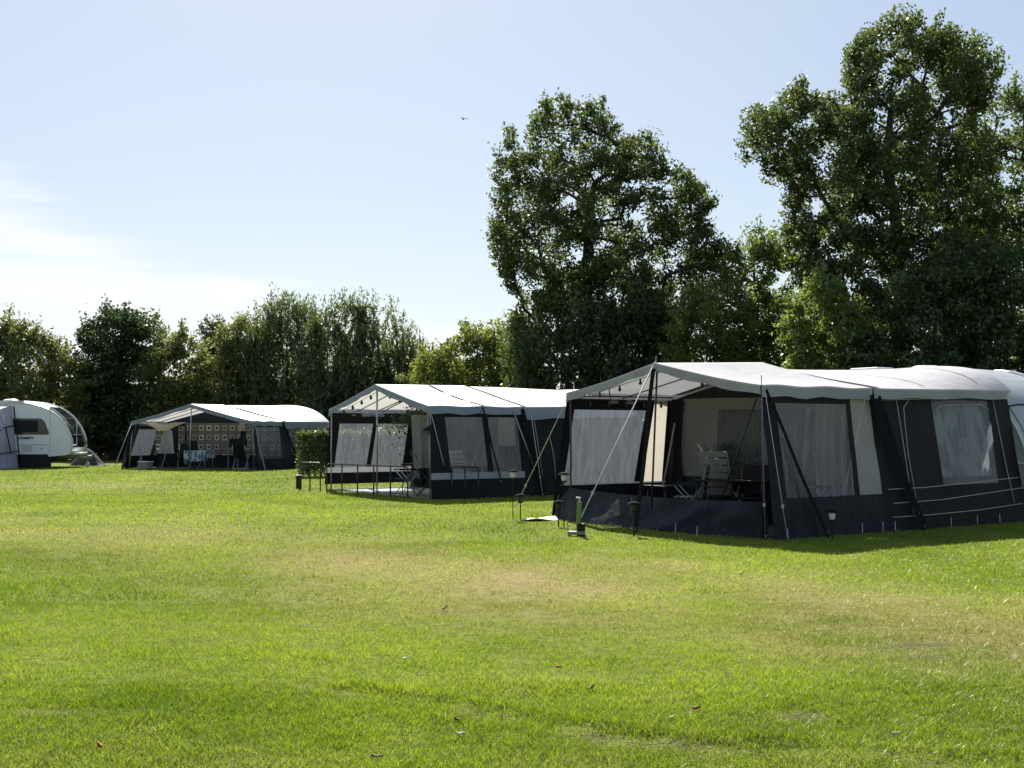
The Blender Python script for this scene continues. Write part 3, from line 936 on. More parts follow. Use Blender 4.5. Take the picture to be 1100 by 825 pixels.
# right walls
cR1 = [(hw - .045, -.02, EV - .1), (hw - .045, TP, EV - .1), (hw + .27, TP, 0.0), (hw + .27, -.1, 0.0)]
cV = [Vector(q) for q in cR1]
E = lambda a, b: edge_from_px(fr, cV, a, b)
ew0 = E((833, 432), (845, 534)); ew1 = E((909, 435), (919, 533)); eg0 = E((913, 428), (924, 531)); eg1 = E((934, 427), (948, 531))
tb = (ew0[3] + ew1[3]) / 2; tt = (ew0[2] + ew1[2]) / 2
TM['dark'] = 'black_fab'; M['dark'] = M['black_fab']
wall(T1, cR1, [(0, 0), ew0[:2], ew1[:2], eg0[:2], (min(1, eg1[0]), min(1, eg1[1])), (1.0, 1.0)], ['dark', 'win', 'dark', 'grey_panel', 'dark'], tt, tb, [(1.0, 'navy')], .035, seed=1)
cR2 = [(hw - .045, TP, EV - .1), (hw - .045, TA, EV - .06), (hw + .27, TA + .1, 0.0), (hw + .27, TP, 0.0)]
cV2 = [Vector(q) for q in cR2]
E2 = lambda a, b: edge_from_px(fr, cV2, a, b)
ea = E2((1000, 430), (1014, 522)); eb = E2((1060, 428), (1073, 518))
wall(T1, cR2, [(0, 0), ea[:2], eb[:2], (1, 1)], ['dark', 'win', 'dark'], (ea[2] + eb[2]) / 2, (ea[3] + eb[3]) / 2, [(1.0, 'black_fab')], .035, seed=2)
# leafy curtain right behind that window
cu = MB()
cu.grid(lambda i, j: bil(cV2, ea[0] - .03 + (eb[0] - ea[0] + .06) * i + (ea[1] - ea[0]) * (.08 + .6 * j), .08 + .55 * j) + Vector((-.10 - .025 * math.sin(i * 42), 0, 0)), 50, 8)
cu.build('curtain', M['leafy_curtain'], T1, True)
for pts in ([(961, 430), (966, 460), (972, 500), (980, 552)], [(974, 431), (969, 438), (970, 452), (974, 490), (985, 551)], [(1064, 426), (1072, 466), (1080, 505), (1088, 540)],
            [(952, 526), (990, 524), (1040, 519), (1092, 513)], [(958, 541), (1010, 537), (1098, 524)], [(957, 556), (1000, 553), (1050, 548), (1097, 541)],
            [(944, 430), (990, 429), (1040, 427), (1083, 422)], [(1003, 517), (1003, 440), (1010, 436), (1052, 435), (1060, 440)][1:]):
    piping(T1, fr, cV2, pts)
# left wall, porch (seen from inside) and main part
cL1 = [(-hw, -.02, EV - .1), (-hw, TP, EV - .1), (-hw - .25, TP, 0.0), (-hw - .25, -.1, 0.0)]
cVL = [Vector(q) for q in cL1]
EL = lambda a, b: edge_from_px(fr, cVL, a, b)
l0 = EL((617, 440), (605, 520)); l1 = EL((694, 441), (681, 520)); l2 = EL((702, 441), (690, 520)); l3 = EL((723, 437), (722, 520))
wall(T1, cL1, [(0, 0), l0[:2], l1[:2], l2[:2], (min(l3[0], .96), .96), (1, 1)], ['dark', 'win', 'dark', 'cream', 'dark'], l0[2], l0[3], [(.72, 'pvc_grey'), (1.0, 'navy')], .02, wmat='pvc_milk', seed=3)
cL2 = [(-hw, TP, EV - .1), (-hw, TA, EV - .06), (-hw - .25, TA + .1, 0.0), (-hw - .25, TP, 0.0)]
wall(T1, cL2, [(0, 0), (1, 1)], ['dark'], .12, .68, [(1.0, 'black_fab')], .02, seed=4)
# inner wall between porch and awning room
cI = [(-hw, TP, EV - .08), (hw, TP, EV - .08), (hw + .2, TP, 0), (-hw - .2, TP, 0)]
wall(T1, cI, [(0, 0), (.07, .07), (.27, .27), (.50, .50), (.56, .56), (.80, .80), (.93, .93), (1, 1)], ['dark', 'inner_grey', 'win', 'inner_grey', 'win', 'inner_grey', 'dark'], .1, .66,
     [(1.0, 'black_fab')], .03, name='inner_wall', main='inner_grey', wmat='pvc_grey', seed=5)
gable(T1, hw - .01, TP, EV - .09, AP1 - .16, 'black_fab', wr=.01)
gc = MB()
gc.grid(lambda i, j: (1.25 + .88 * i, TP - .08 - .035 * math.sin(i * 30 + 2 * math.sin(j * 3)), EV - .15 - 1.75 * j), 70, 8)
gc.build('curtain', M['curtain_grey'], T1, True)
# dark drapes tied at the sides of the inner wall
for x0 in (-hw + .2, hw - .35):
    d = MB()
    d.grid(lambda i, j: (x0 + (i - .5) * (.34 - .22 * math.sin(PI * min(1, j * 1.25)) ), TP - .06 - .035 * math.sin(i * 24), EV - .12 - 2.0 * j), 18, 12)
    d.build('drape', M['black_fab'], T1, True)
# low front cloth, bulging out a little
b = MB()
gL = fr.g(592, 557); gM = fr.g(686, 573); gR = fr.g(826, 579)
def fs(i, j):
    xx = gL.x + (gR.x - gL.x) * i
    yy = (1 - i) * gL.y + i * gR.y
    yy += (gM.y - (gL.y + gR.y) / 2) * math.sin(PI * i) * .4
    top = Vector((-hw + 2 * hw * i, -.03, .56 - .06 * math.sin(PI * i) - .05 * max(0, i - .45)))
    bot = Vector((xx, yy, -.01))
    p = top.lerp(bot, j)
    n = (float(fbm(i * 9, j * 2.2 + 4, 3)) - .5) * .16 * math.sin(PI * (.15 + .8 * j))
    n += .10 * math.exp(-((i - .62 - .16 * (1 - j)) / .05) ** 2) * math.sin(PI * j)
    return (p.x, p.y - n, p.z)
b.grid(fs, 60, 10)
b.build('front_skirt', M['navy'], T1, True)
# frame
pole(T1, [(-hw + .03, 0, 0), (-hw + .03, 0, EV - .02)], .016)
pole(T1, [(hw - .03, 0, 0), (hw - .03, 0, EV - .02)], .016)
pole(T1, [fr.p(700, 545, 19.1), (0, 0, AP0 - .04)], .017)
pole(T1, [(0, 0, AP0 - .05), (0, TP, AP1 - .05)], .015)
for sg in (-1, 1):
    pole(T1, [(0, 0, AP0 - .05), (sg * (hw - .03), 0, EV - .05)], .013)
    pole(T1, [(sg * (hw - .03), 0, EV - .05), (sg * (hw - .03), TP, EV - .05)], .013)
    for yy in (1.2,):
        pole(T1, [(0, yy, AP0 + .0 - .07), (sg * (hw - .03), yy, EV - .08)], .012)
    pole(T1, [(sg * hw * .55, .03, EV + .09), (sg * hw * .97, .9, EV - .2)], .010)
pole(T1, [fr.p(813, 428, 17.9), fr.p(777, 530, 18.4)], .014)
pole(T1, [fr.p(725, 455, 22.2), fr.p(712, 524, 21.6)], .018, 'grey_plastic')
# ropes and straps
apx = (0, -.05, AP0 + .01)
rope(T1, apx, fr.g(617, 571), r=.009)
rope(T1, (-hw, 0, EV - .02), fr.g(553, 546), r=.007)
rope(T1, (hw, -.04, EV), fr.g(822, 579), 'rope_blue', .008)
rope(T1, (hw + .02, 0, EV - .05), foot(fr, 845, hw + .36), r=.004)
rope(T1, fr.p(767, 412, 18.5), fr.p(726, 429, 21.9), r=.004, peg=False)
band(T1, (hw + .02, .02, EV - .06), foot(fr, 888, hw + .36), .06, side=(0, 1, 0))
band(T1, (hw + .04, TP - .02, EV - .1), foot(fr, 992, hw + .40), .15, side=(0, 1, 0))
band(T1, (hw + .06, TP + .12, EV - .12), foot(fr, 986, hw + .36, .2), .06, side=(0, 1, 0))
band(T1, (0, -.08, AP0 - .1), fr.g(683, 572), .09, side=(1, 0, 0))
band(T1, (-hw - .03, 0, EV - .1), fr.g(594, 556), .08, side=(0, 1, 0))
for px, py in ((726, 573), (749, 577), (845, 0), (925, 0), (947, 0), (960, 0), (1020, 0), (1048, 0), (1072, 0)):
    q = fr.g(px, py) if py else foot(fr, px, hw + .29)
    MB().tube([q + Vector((0, 0, .16)), q + Vector((.04, -.05, .02))], .006, 5).build('peg_loop', M['piping'], T1)
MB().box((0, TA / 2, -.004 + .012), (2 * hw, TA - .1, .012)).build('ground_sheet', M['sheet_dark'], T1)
pole(T1, [(-.02, -.02, AP0 - .01), (0, -.02, AP0 + .11)], .006, 'steel', 'pole_spike')
pole(T1, [(hw - .03, -.01, EV - .01), (hw - .03, -.01, EV + .14)], .006, 'dark_steel', 'pole_spike')

# ================================================================== MIDDLE TENT
fr = FM; hw = fr.hw
T2 = empty('awning_tent', (fr.o.x, fr.o.y, 0), fr.ang, 'white roofed tent in the middle with a black railing before its porch', 'tent')
TP2, TA2 = 2.49, 6.0; EV, AP0, AP1 = 2.13, 2.70, 2.72
fn2 = porch_roof(T2, hw, -.06, TP2, EV, AP0, AP1, M['roof_white'], M['valance_blue'], .15, .03)
fn2b = awning_roof(T2, hw + .02, TP2 + .01, TA2, EV, AP1 - .01, 2.68, 2.2, M['roof_white'], M['valance_blue'], .3, 3.0, .03)
strip_on(T2, fn2, .5, 1.0, .59, .03, M['strap'], dashes=[(.02, .3), (.42, .68), (.76, 1.0)])
strip_on(T2, fn2b, .5, 1.0, .02, .02, M['strap'])
strip_on(T2, fn2, .0, .5, .59, .03, M['strap'])
cR1 = [(hw - .045, -.02, EV - .12), (hw - .045, TP2, EV - .12), (hw + .22, TP2, 0.0), (hw + .22, -.1, 0.0)]
cV = [Vector(q) for q in cR1]; E = lambda a, b: edge_from_px(fr, cV, a, b)
a0 = E((478, 448), (484.5, 506)); a1 = E((518, 449), (524.5, 507)); a2 = E((524, 449), (530, 507)); a3 = E((560, 450), (566, 507))
wall(T2, cR1, [(0, 0), a0[:2], a1[:2], a2[:2], (min(a3[0], .96), min(a3[1], .97)), (1, 1)], ['dark', 'win', 'dark', 'win', 'dark'], a0[2], a1[3], [(a1[3] + .075, 'light_band'), (1.0, 'black_fab')], .015, wmat='pvc_grey', seed=6)
dr_ = MB()
dr_.grid(lambda i, j: (hw - 1.0 - .05 * math.sin(i * 60) + .12 * j, 0.04 + (TP2 - .08) * i, EV - .2 - 1.25 * j), 90, 6)
dr_.build('curtain', M['curtain_grey'], T2, True)
cR2 = [(hw - .045, TP2, EV - .12), (hw - .045, TA2, EV - .06), (hw + .22, TA2, 0.0), (hw + .22, TP2, 0.0)]
cV2 = [Vector(q) for q in cR2]
wall(T2, cR2, [(0, 0), (1, 1)], ['dark'], .1, .8, [(1.0, 'black_fab')], .02, seed=7)
for pts in ([(572, 446), (576, 470), (582, 510)], [(590, 470), (594, 490), (597, 520)]):
    piping(T2, fr, cV2, pts, .008)
cL1 = [(-hw, -.02, EV - .1), (-hw, TP2, EV - .1), (-hw - .2, TP2, 0.0), (-hw - .2, -.1, 0.0)]
cVL = [Vector(q) for q in cL1]; EL = lambda a, b: edge_from_px(fr, cVL, a, b)
l0 = EL((365, 455), (359, 502)); l1 = EL((401, 455), (393, 502)); l2 = EL((405, 455), (398, 502)); l3 = EL((439, 456), (432, 502))
wall(T2, cL1, [(0, 0), l0[:2], l1[:2], l2[:2], (min(l3[0], .95), min(l3[1], .95)), (1, 1)], ['dark', 'win', 'dark', 'win', 'dark'], l0[2], l0[3], [(l0[3] + .07, 'light_band'), (.93, 'black_fab')], .015, wmat='pvc_blue', seed=8)
cL2 = [(-hw, TP2, EV - .1), (-hw, TA2, EV - .06), (-hw - .2, TA2, 0.0), (-hw - .2, TP2, 0.0)]
wall(T2, cL2, [(0, 0), (1, 1)], ['dark'], .1, .8, [(1.0, 'black_fab')], .02, seed=9)
cI = [(-hw, TP2, EV - .08), (hw, TP2, EV - .08), (hw + .2, TP2, 0), (-hw - .2, TP2, 0)]
wall(T2, cI, [(0, 0), (.06, .06), (.94, .94), (1, 1)], ['dark', 'cream', 'dark'], .1, .42, [(1.0, 'black_fab')], .03, name='inner_wall', seed=10)
gable(T2, hw - .01, TP2, EV - .09, AP1 - .12, 'cream')
cB = [(hw, TA2, EV), (-hw, TA2, EV), (-hw - .2, TA2, 0), (hw + .2, TA2, 0)]
wall(T2, cB, [(0, 0), (1, 1)], ['dark'], .1, .8, [(1.0, 'black_fab')], .02, name='back_wall', seed=11)
gable(T2, hw, TA2 - .02, EV, 2.5, 'black_fab')
d = MB()
d.grid(lambda i, j: (-hw + .42 + (i - .5) * .5 * (1 - .35 * math.sin(PI * min(1, j * 1.1))), TP2 - .07 - .04 * math.sin(i * 26), EV - .1 - 1.95 * j), 22, 12)
d.build('drape', M['black_fab'], T2, True)
for sg in (-1, 1):
    pole(T2, [(sg * (hw - .02), 0, 0), (sg * (hw - .02), 0, EV)], .018, 'steel')
    pole(T2, [(0, 0, AP0 - .05), (sg * (hw - .03), 0, EV - .05)], .015, 'steel')
    pole(T2, [(sg * (hw - .03), 0, EV - .05), (sg * (hw - .03), TP2, EV - .05)], .013, 'steel')
    for yy in (.75, 1.5, 2.2):
        pole(T2, [(0, yy, AP0 - .05), (sg * (hw - .03), yy, EV - .06)], .014)
pole(T2, [(0, 0, 0), (0, 0, AP0 - .02)], .016, 'steel')
pole(T2, [(0, -.02, AP0 - .03), fr.g(405, 530)], .016, 'steel')
pole(T2, [(hw, -.05, EV - .05), fr.g(475, 535)], .014, 'steel')
pole(T2, [(0, 0, AP0 - .05), (0, TP2, AP1 - .05)], .015, 'steel')
pole(T2, [(hw + .03, TP2 - .25, EV - .1), foot(fr, 575, hw + .2, .6)], .014, 'steel')
band(T2, (hw + .03, 1.38, EV - .02), foot(fr, 538, hw + .26, .4), .04, side=(0, 1, 0))
band(T2, (hw + .04, TP2, EV - .05), foot(fr, 586, hw + .3), .1, side=(0, 1, 0))
rope(T2, (hw + .03, TP2 + .25, EV - .1), foot(fr, 583, hw + .35), r=.007)
rope(T2, (hw, -.03, EV - .05), fr.g(486, 536), r=.006)
MB().box((0, TP2 / 2, .008), (2 * hw + .2, TP2 - .05, .012)).build('ground_sheet', M['sheet'], T2)
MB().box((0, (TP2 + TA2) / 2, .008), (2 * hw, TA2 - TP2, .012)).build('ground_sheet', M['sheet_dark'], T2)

# ================================================================== FAR TENT
fr = FF; hw = fr.hw
T3 = empty('awning_tent', (fr.o.x, fr.o.y, 0), fr.ang, 'farthest tent, its porch hung with brown square patterned curtains', 'tent')
TP3, TA3 = 2.1, 5.6; EV, AP0, AP1 = 1.95, 2.65, 2.66
fn3 = porch_roof(T3, hw, -.06, TP3, EV, AP0, AP1, M['roof_white'], M['valance_blue'], .16, .05)
fn3b = awning_roof(T3, hw + .02, TP3 + .01, TA3, EV, AP1 - .01, 2.7, 1.95, M['roof_white'], M['valance_blue'], .3, 4.0, .03)
strip_on(T3, fn3b, .5, 1.0, .02, .03, M['strap'])
strip_on(T3, fn3, .5, .85, .5, .03, M['strap'], dashes=[(.2, .5), (.6, .95)])
cR1 = [(hw - .045, -.02, EV - .1), (hw - .045, TP3, EV - .1), (hw + .3, TP3, 0.0), (hw + .3, -.1, 0.0)]
TM['dark'] = 'teal'; M['dark'] = M['teal']
wall(T3, cR1, [(0, 0), (.1, .1), (.86, .86), (1, 1)], ['dark', 'win', 'dark'], .08, .76, [(1.0, 'navy')], .02, wmat='pvc_milk', seed=12)
cR2 = [(hw - .045, TP3, EV - .1), (hw - .045, TA3, EV - .06), (hw + .3, TA3, 0.0), (hw + .3, TP3, 0.0)]
wall(T3, cR2, [(0, 0), (.1, .1), (.75, .75), (1, 1)], ['dark', 'win', 'dark'], .08, .7, [(1.0, 'navy')], .02, wmat='pvc_grey', seed=13)
cL1 = [(-hw, -.02, EV - .1), (-hw, TP3, EV - .1), (-hw - .3, TP3, 0.0), (-hw - .3, -.1, 0.0)]
wall(T3, cL1, [(0, 0), (.12, .12), (.88, .88), (1, 1)], ['dark', 'win', 'dark'], .1, .72, [(1.0, 'navy')], .02, seed=14)
cL2 = [(-hw, TP3, EV - .1), (-hw, TA3, EV - .06), (-hw - .3, TA3, 0.0), (-hw - .3, TP3, 0.0)]
wall(T3, cL2, [(0, 0), (1, 1)], ['dark'], .08, .7, [(1.0, 'navy')], .02, seed=15)
# side wing sloping out on the left
fl_ = lambda i, j: Vector((-hw - .03 - .7 * j, .3 + 1.6 * i, EV - .2 - (EV - .2) * j))
for (i0, i1, j0, j1) in ((0, .12, 0, 1), (.88, 1, 0, 1), (.12, .88, .78, 1), (.12, .88, 0, .07)):
    MB().grid(lambda i, j: fl_(i0 + (i1 - i0) * i, j0 + (j1 - j0) * j), 4, 8).build('storm_flap', M['navy'], T3, True)
MB().grid(lambda i, j: fl_(.12 + .76 * i, .07 + .71 * j), 6, 6).build('flap_window', M['pvc_milk'], T3, True)
# back of porch: printed curtains between two posts
cI = [(-hw + .1, TP3, EV - .02), (hw - .1, TP3, EV - .02), (hw + .1, TP3, 0), (-hw - .1, TP3, 0)]
wall(T3, cI, [(0, 0), (1, 1)], ['dark'], .1, .75, [(1.0, 'navy')], .02, name='inner_wall', seed=16)
for (xa, xb) in ((-1.85, .93), (1.25, hw - .08)):
    c_ = MB()
    c_.grid(lambda i, j: (xa + (xb - xa) * i, TP3 - .1 - .03 * math.sin(i * (xb - xa) * 22), EV - .06 - 1.35 * j), 50, 4)
    c_.build('printed_curtain', M['retro'], T3, True)
gable(T3, hw - .05, TP3 - .02, EV - .02, AP1 - .1, 'teal')
c_ = MB()
c_.grid(lambda i, j: (.93 + .32 * i, TP3 - .14 - .02 * math.sin(i * 14), EV + .16 - .62 * j * (1 - .12 * math.sin(PI * i))), 10, 6)
c_.build('curtain', M['cream'], T3, True)
# left bay: white net curtain gathered below a sagging cream pelmet
c_ = MB()
c_.grid(lambda i, j: (-hw + .2 + .9 * i + (.35 - .5 * i) * (1 - j) * .9 + .05, 1.3 - .03 * math.sin(i * 40), 1.58 - .98 * j), 40, 8)
c_.build('curtain', M['curtain_white'], T3, True)
for xa, xb in ((-hw + .1, -hw + .75), (-hw + 1.25, -hw + 1.65)):
    c_ = MB(); c_.grid(lambda i, j: (xa + (xb - xa) * i, 1.36 - .03 * math.sin(i * 20), EV - .2 - 1.0 * j), 20, 4)
    c_.build('printed_curtain', M['retro'], T3, True)
c_ = MB()
c_.grid(lambda i, j: (-hw + .08 + 1.75 * i, .35 + .9 * j, EV - .04 - .36 * math.sin(PI * i) * (.3 + .7 * (1 - abs(j * 2 - 1)))), 24, 8)
c_.build('pelmet', M['cream'], T3, True)
d = MB()
d.grid(lambda i, j: (-hw + 1.0 + (i - .5) * .42, TP3 - .25 - .04 * math.sin(i * 26), EV - .1 - 1.8 * j), 22, 8)
d.build('drape', M['black_fab'], T3, True)
for sg in (-1, 1):
    pole(T3, [(sg * (hw - .02) * 1.04, -.05, 0), (sg * (hw - .02), 0, EV)], .022, 'steel')
    pole(T3, [(0, 0, AP0 - .05), (sg * (hw - .03), 0, EV - .05)], .018, 'steel')
    for yy in (.7, 1.4):
        pole(T3, [(0, yy, AP0 - .06), (sg * (hw - .03), yy, EV - .08)], .016)
pole(T3, [(-.05, -.05, 0), (0, 0, AP0 - .02)], .02, 'steel')
pole(T3, [(0, 0, AP0 - .05), (0, TP3, AP1 - .05)], .018, 'steel')
band(T3, (hw + .03, TP3 - .1, EV - .05), foot(fr, 325, hw + .4), .13, side=(0, 1, 0))
band(T3, (hw + .03, .05, EV - .1), fr.g(285, 506), .06, side=(0, 1, 0), mat='light_band')
band(T3, (-hw - .03, .05, EV - .1), fr.g(131, 505), .12, side=(0, 1, 0))
rope(T3, (-hw, 0, EV), fr.g(122, 504), r=.012)
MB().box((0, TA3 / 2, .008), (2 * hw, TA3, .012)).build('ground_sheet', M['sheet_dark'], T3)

# ================================================================== CARAVANS
PROF = [(-2.13, 2.70), (-1.75, 2.66), (-1.36, 2.55), (-1.08, 2.44), (-.81, 2.29), (-.58, 2.10), (-.39, 1.88), (-.22, 1.62), (-.10, 1.36), (-.02, 1.10), (0, .86), (-.06, .66), (-.25, .52), (-1.0, .46), (-1.05, .56)]
def body_profile(L):
    back = [(-L + .25, .56), (-L + .05, .75), (-L, 1.2), (-L + .06, 1.8), (-L + .25, 2.3), (-L + .6, 2.58), (-L + 1.0, 2.70)]
    return PROF + back


def caravan(loc, rz, label, L=6.2, W=2.25, zs=1.0, text=None, group=None, glass=True):
    root = empty('caravan', loc, rz, label, 'caravan', group)
    pr = [(x, z * zs) for x, z in body_profile(L)]
    b = MB()
    m = 10
    # rounded shell: slices across the width, front pulled back and sides tucked in near the edges
    sl = []
    for k in range(m + 1):
        t = k / m; e = abs(2 * t - 1)
        pull = .06 * e ** 4; rin = .05 * e ** 8
        sl.append([((x - pull * max(0, 1 + x / 1.2)) if x > -1.2 else x, W * t, 0.56 * zs + (z - .56 * zs) * (1 - rin)) for x, z in pr])
    n = len(pr)
    for k in range(m + 1): b.v += sl[k]
    for k in range(m):
        for i in range(n):
            i2 = (i + 1) % n
            b.f.append((k * n + i, k * n + i2, (k + 1) * n + i2, (k + 1) * n + i))
    b.f.append(tuple(range(n))); b.f.append(tuple(m * n + i for i in range(n))[::-1])
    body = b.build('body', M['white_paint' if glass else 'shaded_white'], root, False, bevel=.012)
    # edge trim along the side panel
    MB().tube([(x - .06 * max(0, 1 + x / 1.2) if x > -1.2 else x, -.005, .56 * zs + (z - .56 * zs) * .95 - .01) for x, z in pr[:12]], .022, 6).build('edge_trim', M['grey_paint'], body, True)
    MB().tube([(x + .012, W - .02, .56 * zs + (z - .56 * zs) * .985 + .012) for x, z in pr[:12]], .032, 6).build('edge_trim', M['grey_paint'], body, True)
    # front glass: wraps the curve between the side panels
    fg = MB()
    def gp(i, j, off=.012):
        q = 3 + j * 7.2; a = int(q); f = q - a
        x = pr[a][0] * (1 - f) + pr[a + 1][0] * f; z = pr[a][1] * (1 - f) + pr[a + 1][1] * f
        dx = pr[a + 1][0] - pr[a][0]; dz = pr[a + 1][1] - pr[a][1]; l = math.hypot(dx, dz)
        t = .05 + .9 * i; e = abs(2 * t - 1)
        x -= .06 * e ** 4 * max(0, 1 + x / 1.2)
        return (x - dz / l * off * -1 if False else x + (-dz / l) * off, W * t, .56 * zs + (z - .56 * zs) * (1 - .05 * e ** 8) + dx / l * off)
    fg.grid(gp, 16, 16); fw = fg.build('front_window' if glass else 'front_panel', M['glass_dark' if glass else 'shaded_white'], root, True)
    for jj in (.36, .72):
        MB().tube([gp(i / 10, jj, .02) for i in range(11)], .018, 6).build('window_bar', M['black'], fw, True)
    # near side window with rounded rear end
    w = MB()
    xa, xb = -2.55, -1.02
    pts = [(xa, 1.98), (-1.35, 1.98), (-1.2, 1.85), (xb, 1.40), (xb - .05, 1.33), (xa, 1.33)]
    w.poly([(x, -.012, z * zs) for x, z in pts]); w.poly([(x, .004, z * zs) for x, z in pts][::-1])
    for i in range(6):
        p, q = pts[i], pts[(i + 1) % 6]
        w.poly([(p[0], -.012, p[1] * zs), (p[0], .004, p[1] * zs), (q[0], .004, q[1] * zs), (q[0], -.012, q[1] * zs)])
    sw = w.build('side_window', M['glass_dark'], root)
    MB().box(((-2.45 - 1.45) / 2, -.016, 1.66 * zs), (.95, .006, .5)).build('window_blind', M['tarp'], sw)
    w2 = MB().box((-4.6, -.008, 1.66 * zs), (1.0, .02, .6)).build('side_window', M['glass_dark'], root)
    w3 = MB().box((-3.6, -.006, 1.35 * zs), (.62, .016, 1.75)).build('door', M['grey_paint'], root)
    MB().box((-3.38, -.03, 1.25 * zs), (.05, .04, .12)).build('handle', M['black'], w3)
    for (cx_, cz_, sx_, sz_) in ((-.98, 1.5, .012, 1.9), (-2.9, .93, 3.6, .014), (-2.72, 1.6, .012, 2.0)):
        MB().box((cx_, -.003, cz_ * zs), (sx_, .008, sz_)).build('panel_joint', M['grey_plastic'], body)
    MB().box((-1.3, -.012, .78 * zs), (.10, .02, .04)).build('marker_light', M['orange_lens'], root)
    MB().box((-1.9, -.006, .78 * zs), (.36, .014, .24)).build('locker_flap', M['grey_paint'], root)
    # awning rail, dark underbody, wheel, hitch
    MB().box((-L / 2 - 1.0, -.03, 2.62 * zs), (L - 2.1, .06, .14)).build('awning_rail', M['grey_paint'], root)
    MB().box((-L / 2 - .3, W / 2, .40), (L - .9, W - .3, .3)).build('underbody', M['black'], root)
    MB().box((-L / 2 - .45, .03, .3), (L - .95, .03, .54)).build('draught_skirt', M['black'], root)
    wh = MB()
    for yy in (.2, W - .2):
        wh = MB(); R = .31
        wh.tube([(-L * .55, yy - .09, R), (-L * .55, yy + .09, R)], R, 24)
        t_ = wh.build('wheel', M['black'], root)
        MB().tube([(-L * .55, yy - .1, R), (-L * .55, yy + .1, R)], R * .6, 18).build('rim', M['alu'], t_)
    h = MB()
    h.tube([(-.9, W / 2 - .7, .45), (.3, W / 2, .45)], .05, 8); h.tube([(-.9, W / 2 + .7, .45), (.3, W / 2, .45)], .05, 8)
    h.tube([(.3, W / 2, .45), (.5, W / 2, .47)], .06, 8)
    h.build('drawbar', M['steel'], root)
    MB().tube([(.28, W / 2 + .1, .7), (.28, W / 2 + .1, .2)], .03, 8).tube([(.28, W / 2 + .06, .1), (.28, W / 2 + .14, .1)], .1, 14).build('jockey_wheel', M['steel'], root)
    MB().box((.08, W * .35, .60), (.34, W * .5, .10)).build('hitch_cover', M['white_paint'], root, bevel=.03)
    MB().tube([(-.25, -.01, 1.0), (.12, -.06, .95), (.12, -.06, 1.95)], .022, 6).build('grab_handle', M['white_paint'], root)
    v = MB(); v.lathe([(.0, .09), (.2, .09), (.30, .05), (.32, 0.0)], (-2.9, W * .5, 2.69 * zs), 18); v.build('roof_vent', M['white_plastic'], root)
    v = MB(); v.box((-4.2, W * .5, 2.74 * zs), (.7, .55, .1)); v.build('roof_vent', M['white_plastic'], root, bevel=.03)
    if text:
        cu_ = bpy.data.curves.new('lettering', 'FONT'); cu_.body = text; cu_.size = .165; cu_.extrude = .003; cu_.shear = .3; cu_.offset = .006
        cu_.materials.append(M['black'])
        tmp = bpy.data.objects.new('lettering_curve', cu_); COL.objects.link(tmp)
        me_ = bpy.data.meshes.new_from_object(tmp.evaluated_get(bpy.context.evaluated_depsgraph_get()))
        bpy.data.objects.remove(tmp)
        t_ = bpy.data.objects.new('lettering', me_); COL.objects.link(t_); t_.parent = body
        t_.location = (-2.28, -.012, 1.16 * zs); t_.rotation_euler = (PI / 2, 0, 0)
    return root


YA = math.radians(6.5)
tip = at(79.5, 480, 51.0)
cv = Vector((tip.x, tip.y, 0))
caravan(cv, YA, 'white caravan with dark curved front windows beside a lilac grey awning', text='Crusader', zs=1.05)
# its lilac-grey awning
aw = empty('caravan_awning', cv, YA, 'lilac grey awning on the side of the white caravan', 'awning')
AX = -2.55; AD = -2.3
lil = fabric('lilac_cloth', (.36, .38, .52), .25, .75, .08, .5); lil2 = fabric('lilac_dark', (.05, .055, .08), .0, .75, .1, .4); wl = fabric('white_cloth', (.62, .61, .62), .35, .75, .05, .4)
c4 = [Vector((AX, -.02, 2.58)), Vector((AX - .3, AD, 2.05)), Vector((AX - .02, AD - .3, 0)), Vector((AX + .32, -.02, 0))]
MB().grid(lambda i, j: bil(c4, i, j) + Vector((.06 * math.sin(j * 6) * math.sin(PI * i) + .03 * math.sin(i * 17), 0, 0)), 20, 20).build('side_wall', lil, aw, True)
c5 = [Vector((AX - .3, AD, 2.05)), Vector((AX - 3.2, AD, 2.05)), Vector((AX - 3.2, AD - .3, 0)), Vector((AX - .02, AD - .3, 0))]
MB().grid(lambda i, j: bil(c5, i, .55 * j) + Vector((0, .03 * math.sin(i * 20), 0)), 24, 10).build('front_wall', wl, aw, True)
MB().grid(lambda i, j: bil(c5, i, .55 + .45 * j) + Vector((0, .03 * math.sin(i * 20), 0)), 24, 6).build('mud_skirt', lil2, aw, True)
c6 = [Vector((AX, .0, 2.6)), Vector((AX - 3.2, .0, 2.6)), Vector((AX - 3.2, AD, 2.05)), Vector((AX - .3, AD, 2.05))]
MB().grid(lambda i, j: bil(c6, i, j) + Vector((0, 0, .1 * math.sin(PI * j))), 16, 8).build('roof', wl, aw, True)
for pts in ([(0.02, .3), (.5, .28), (.85, .36)], [(.4, .28), (.3, .75)], [(.02, .72), (.98, .72)], [(.85, .36), (.75, .72)], [(0.0, 0.), (.0, 1.0)]):
    MB().tube([bil(c4, s, t) + Vector((.09, 0, 0)) for s, t in pts], .025, 6).build('piping', M['black'], aw, True)

# caravan behind the nearest tent, and one behind the far tent
q = FN.wor((2.62, 6.24, 0)); caravan(q, FN.ang, 'white caravan joined to the back of the nearest tent', zs=1.02, glass=False)
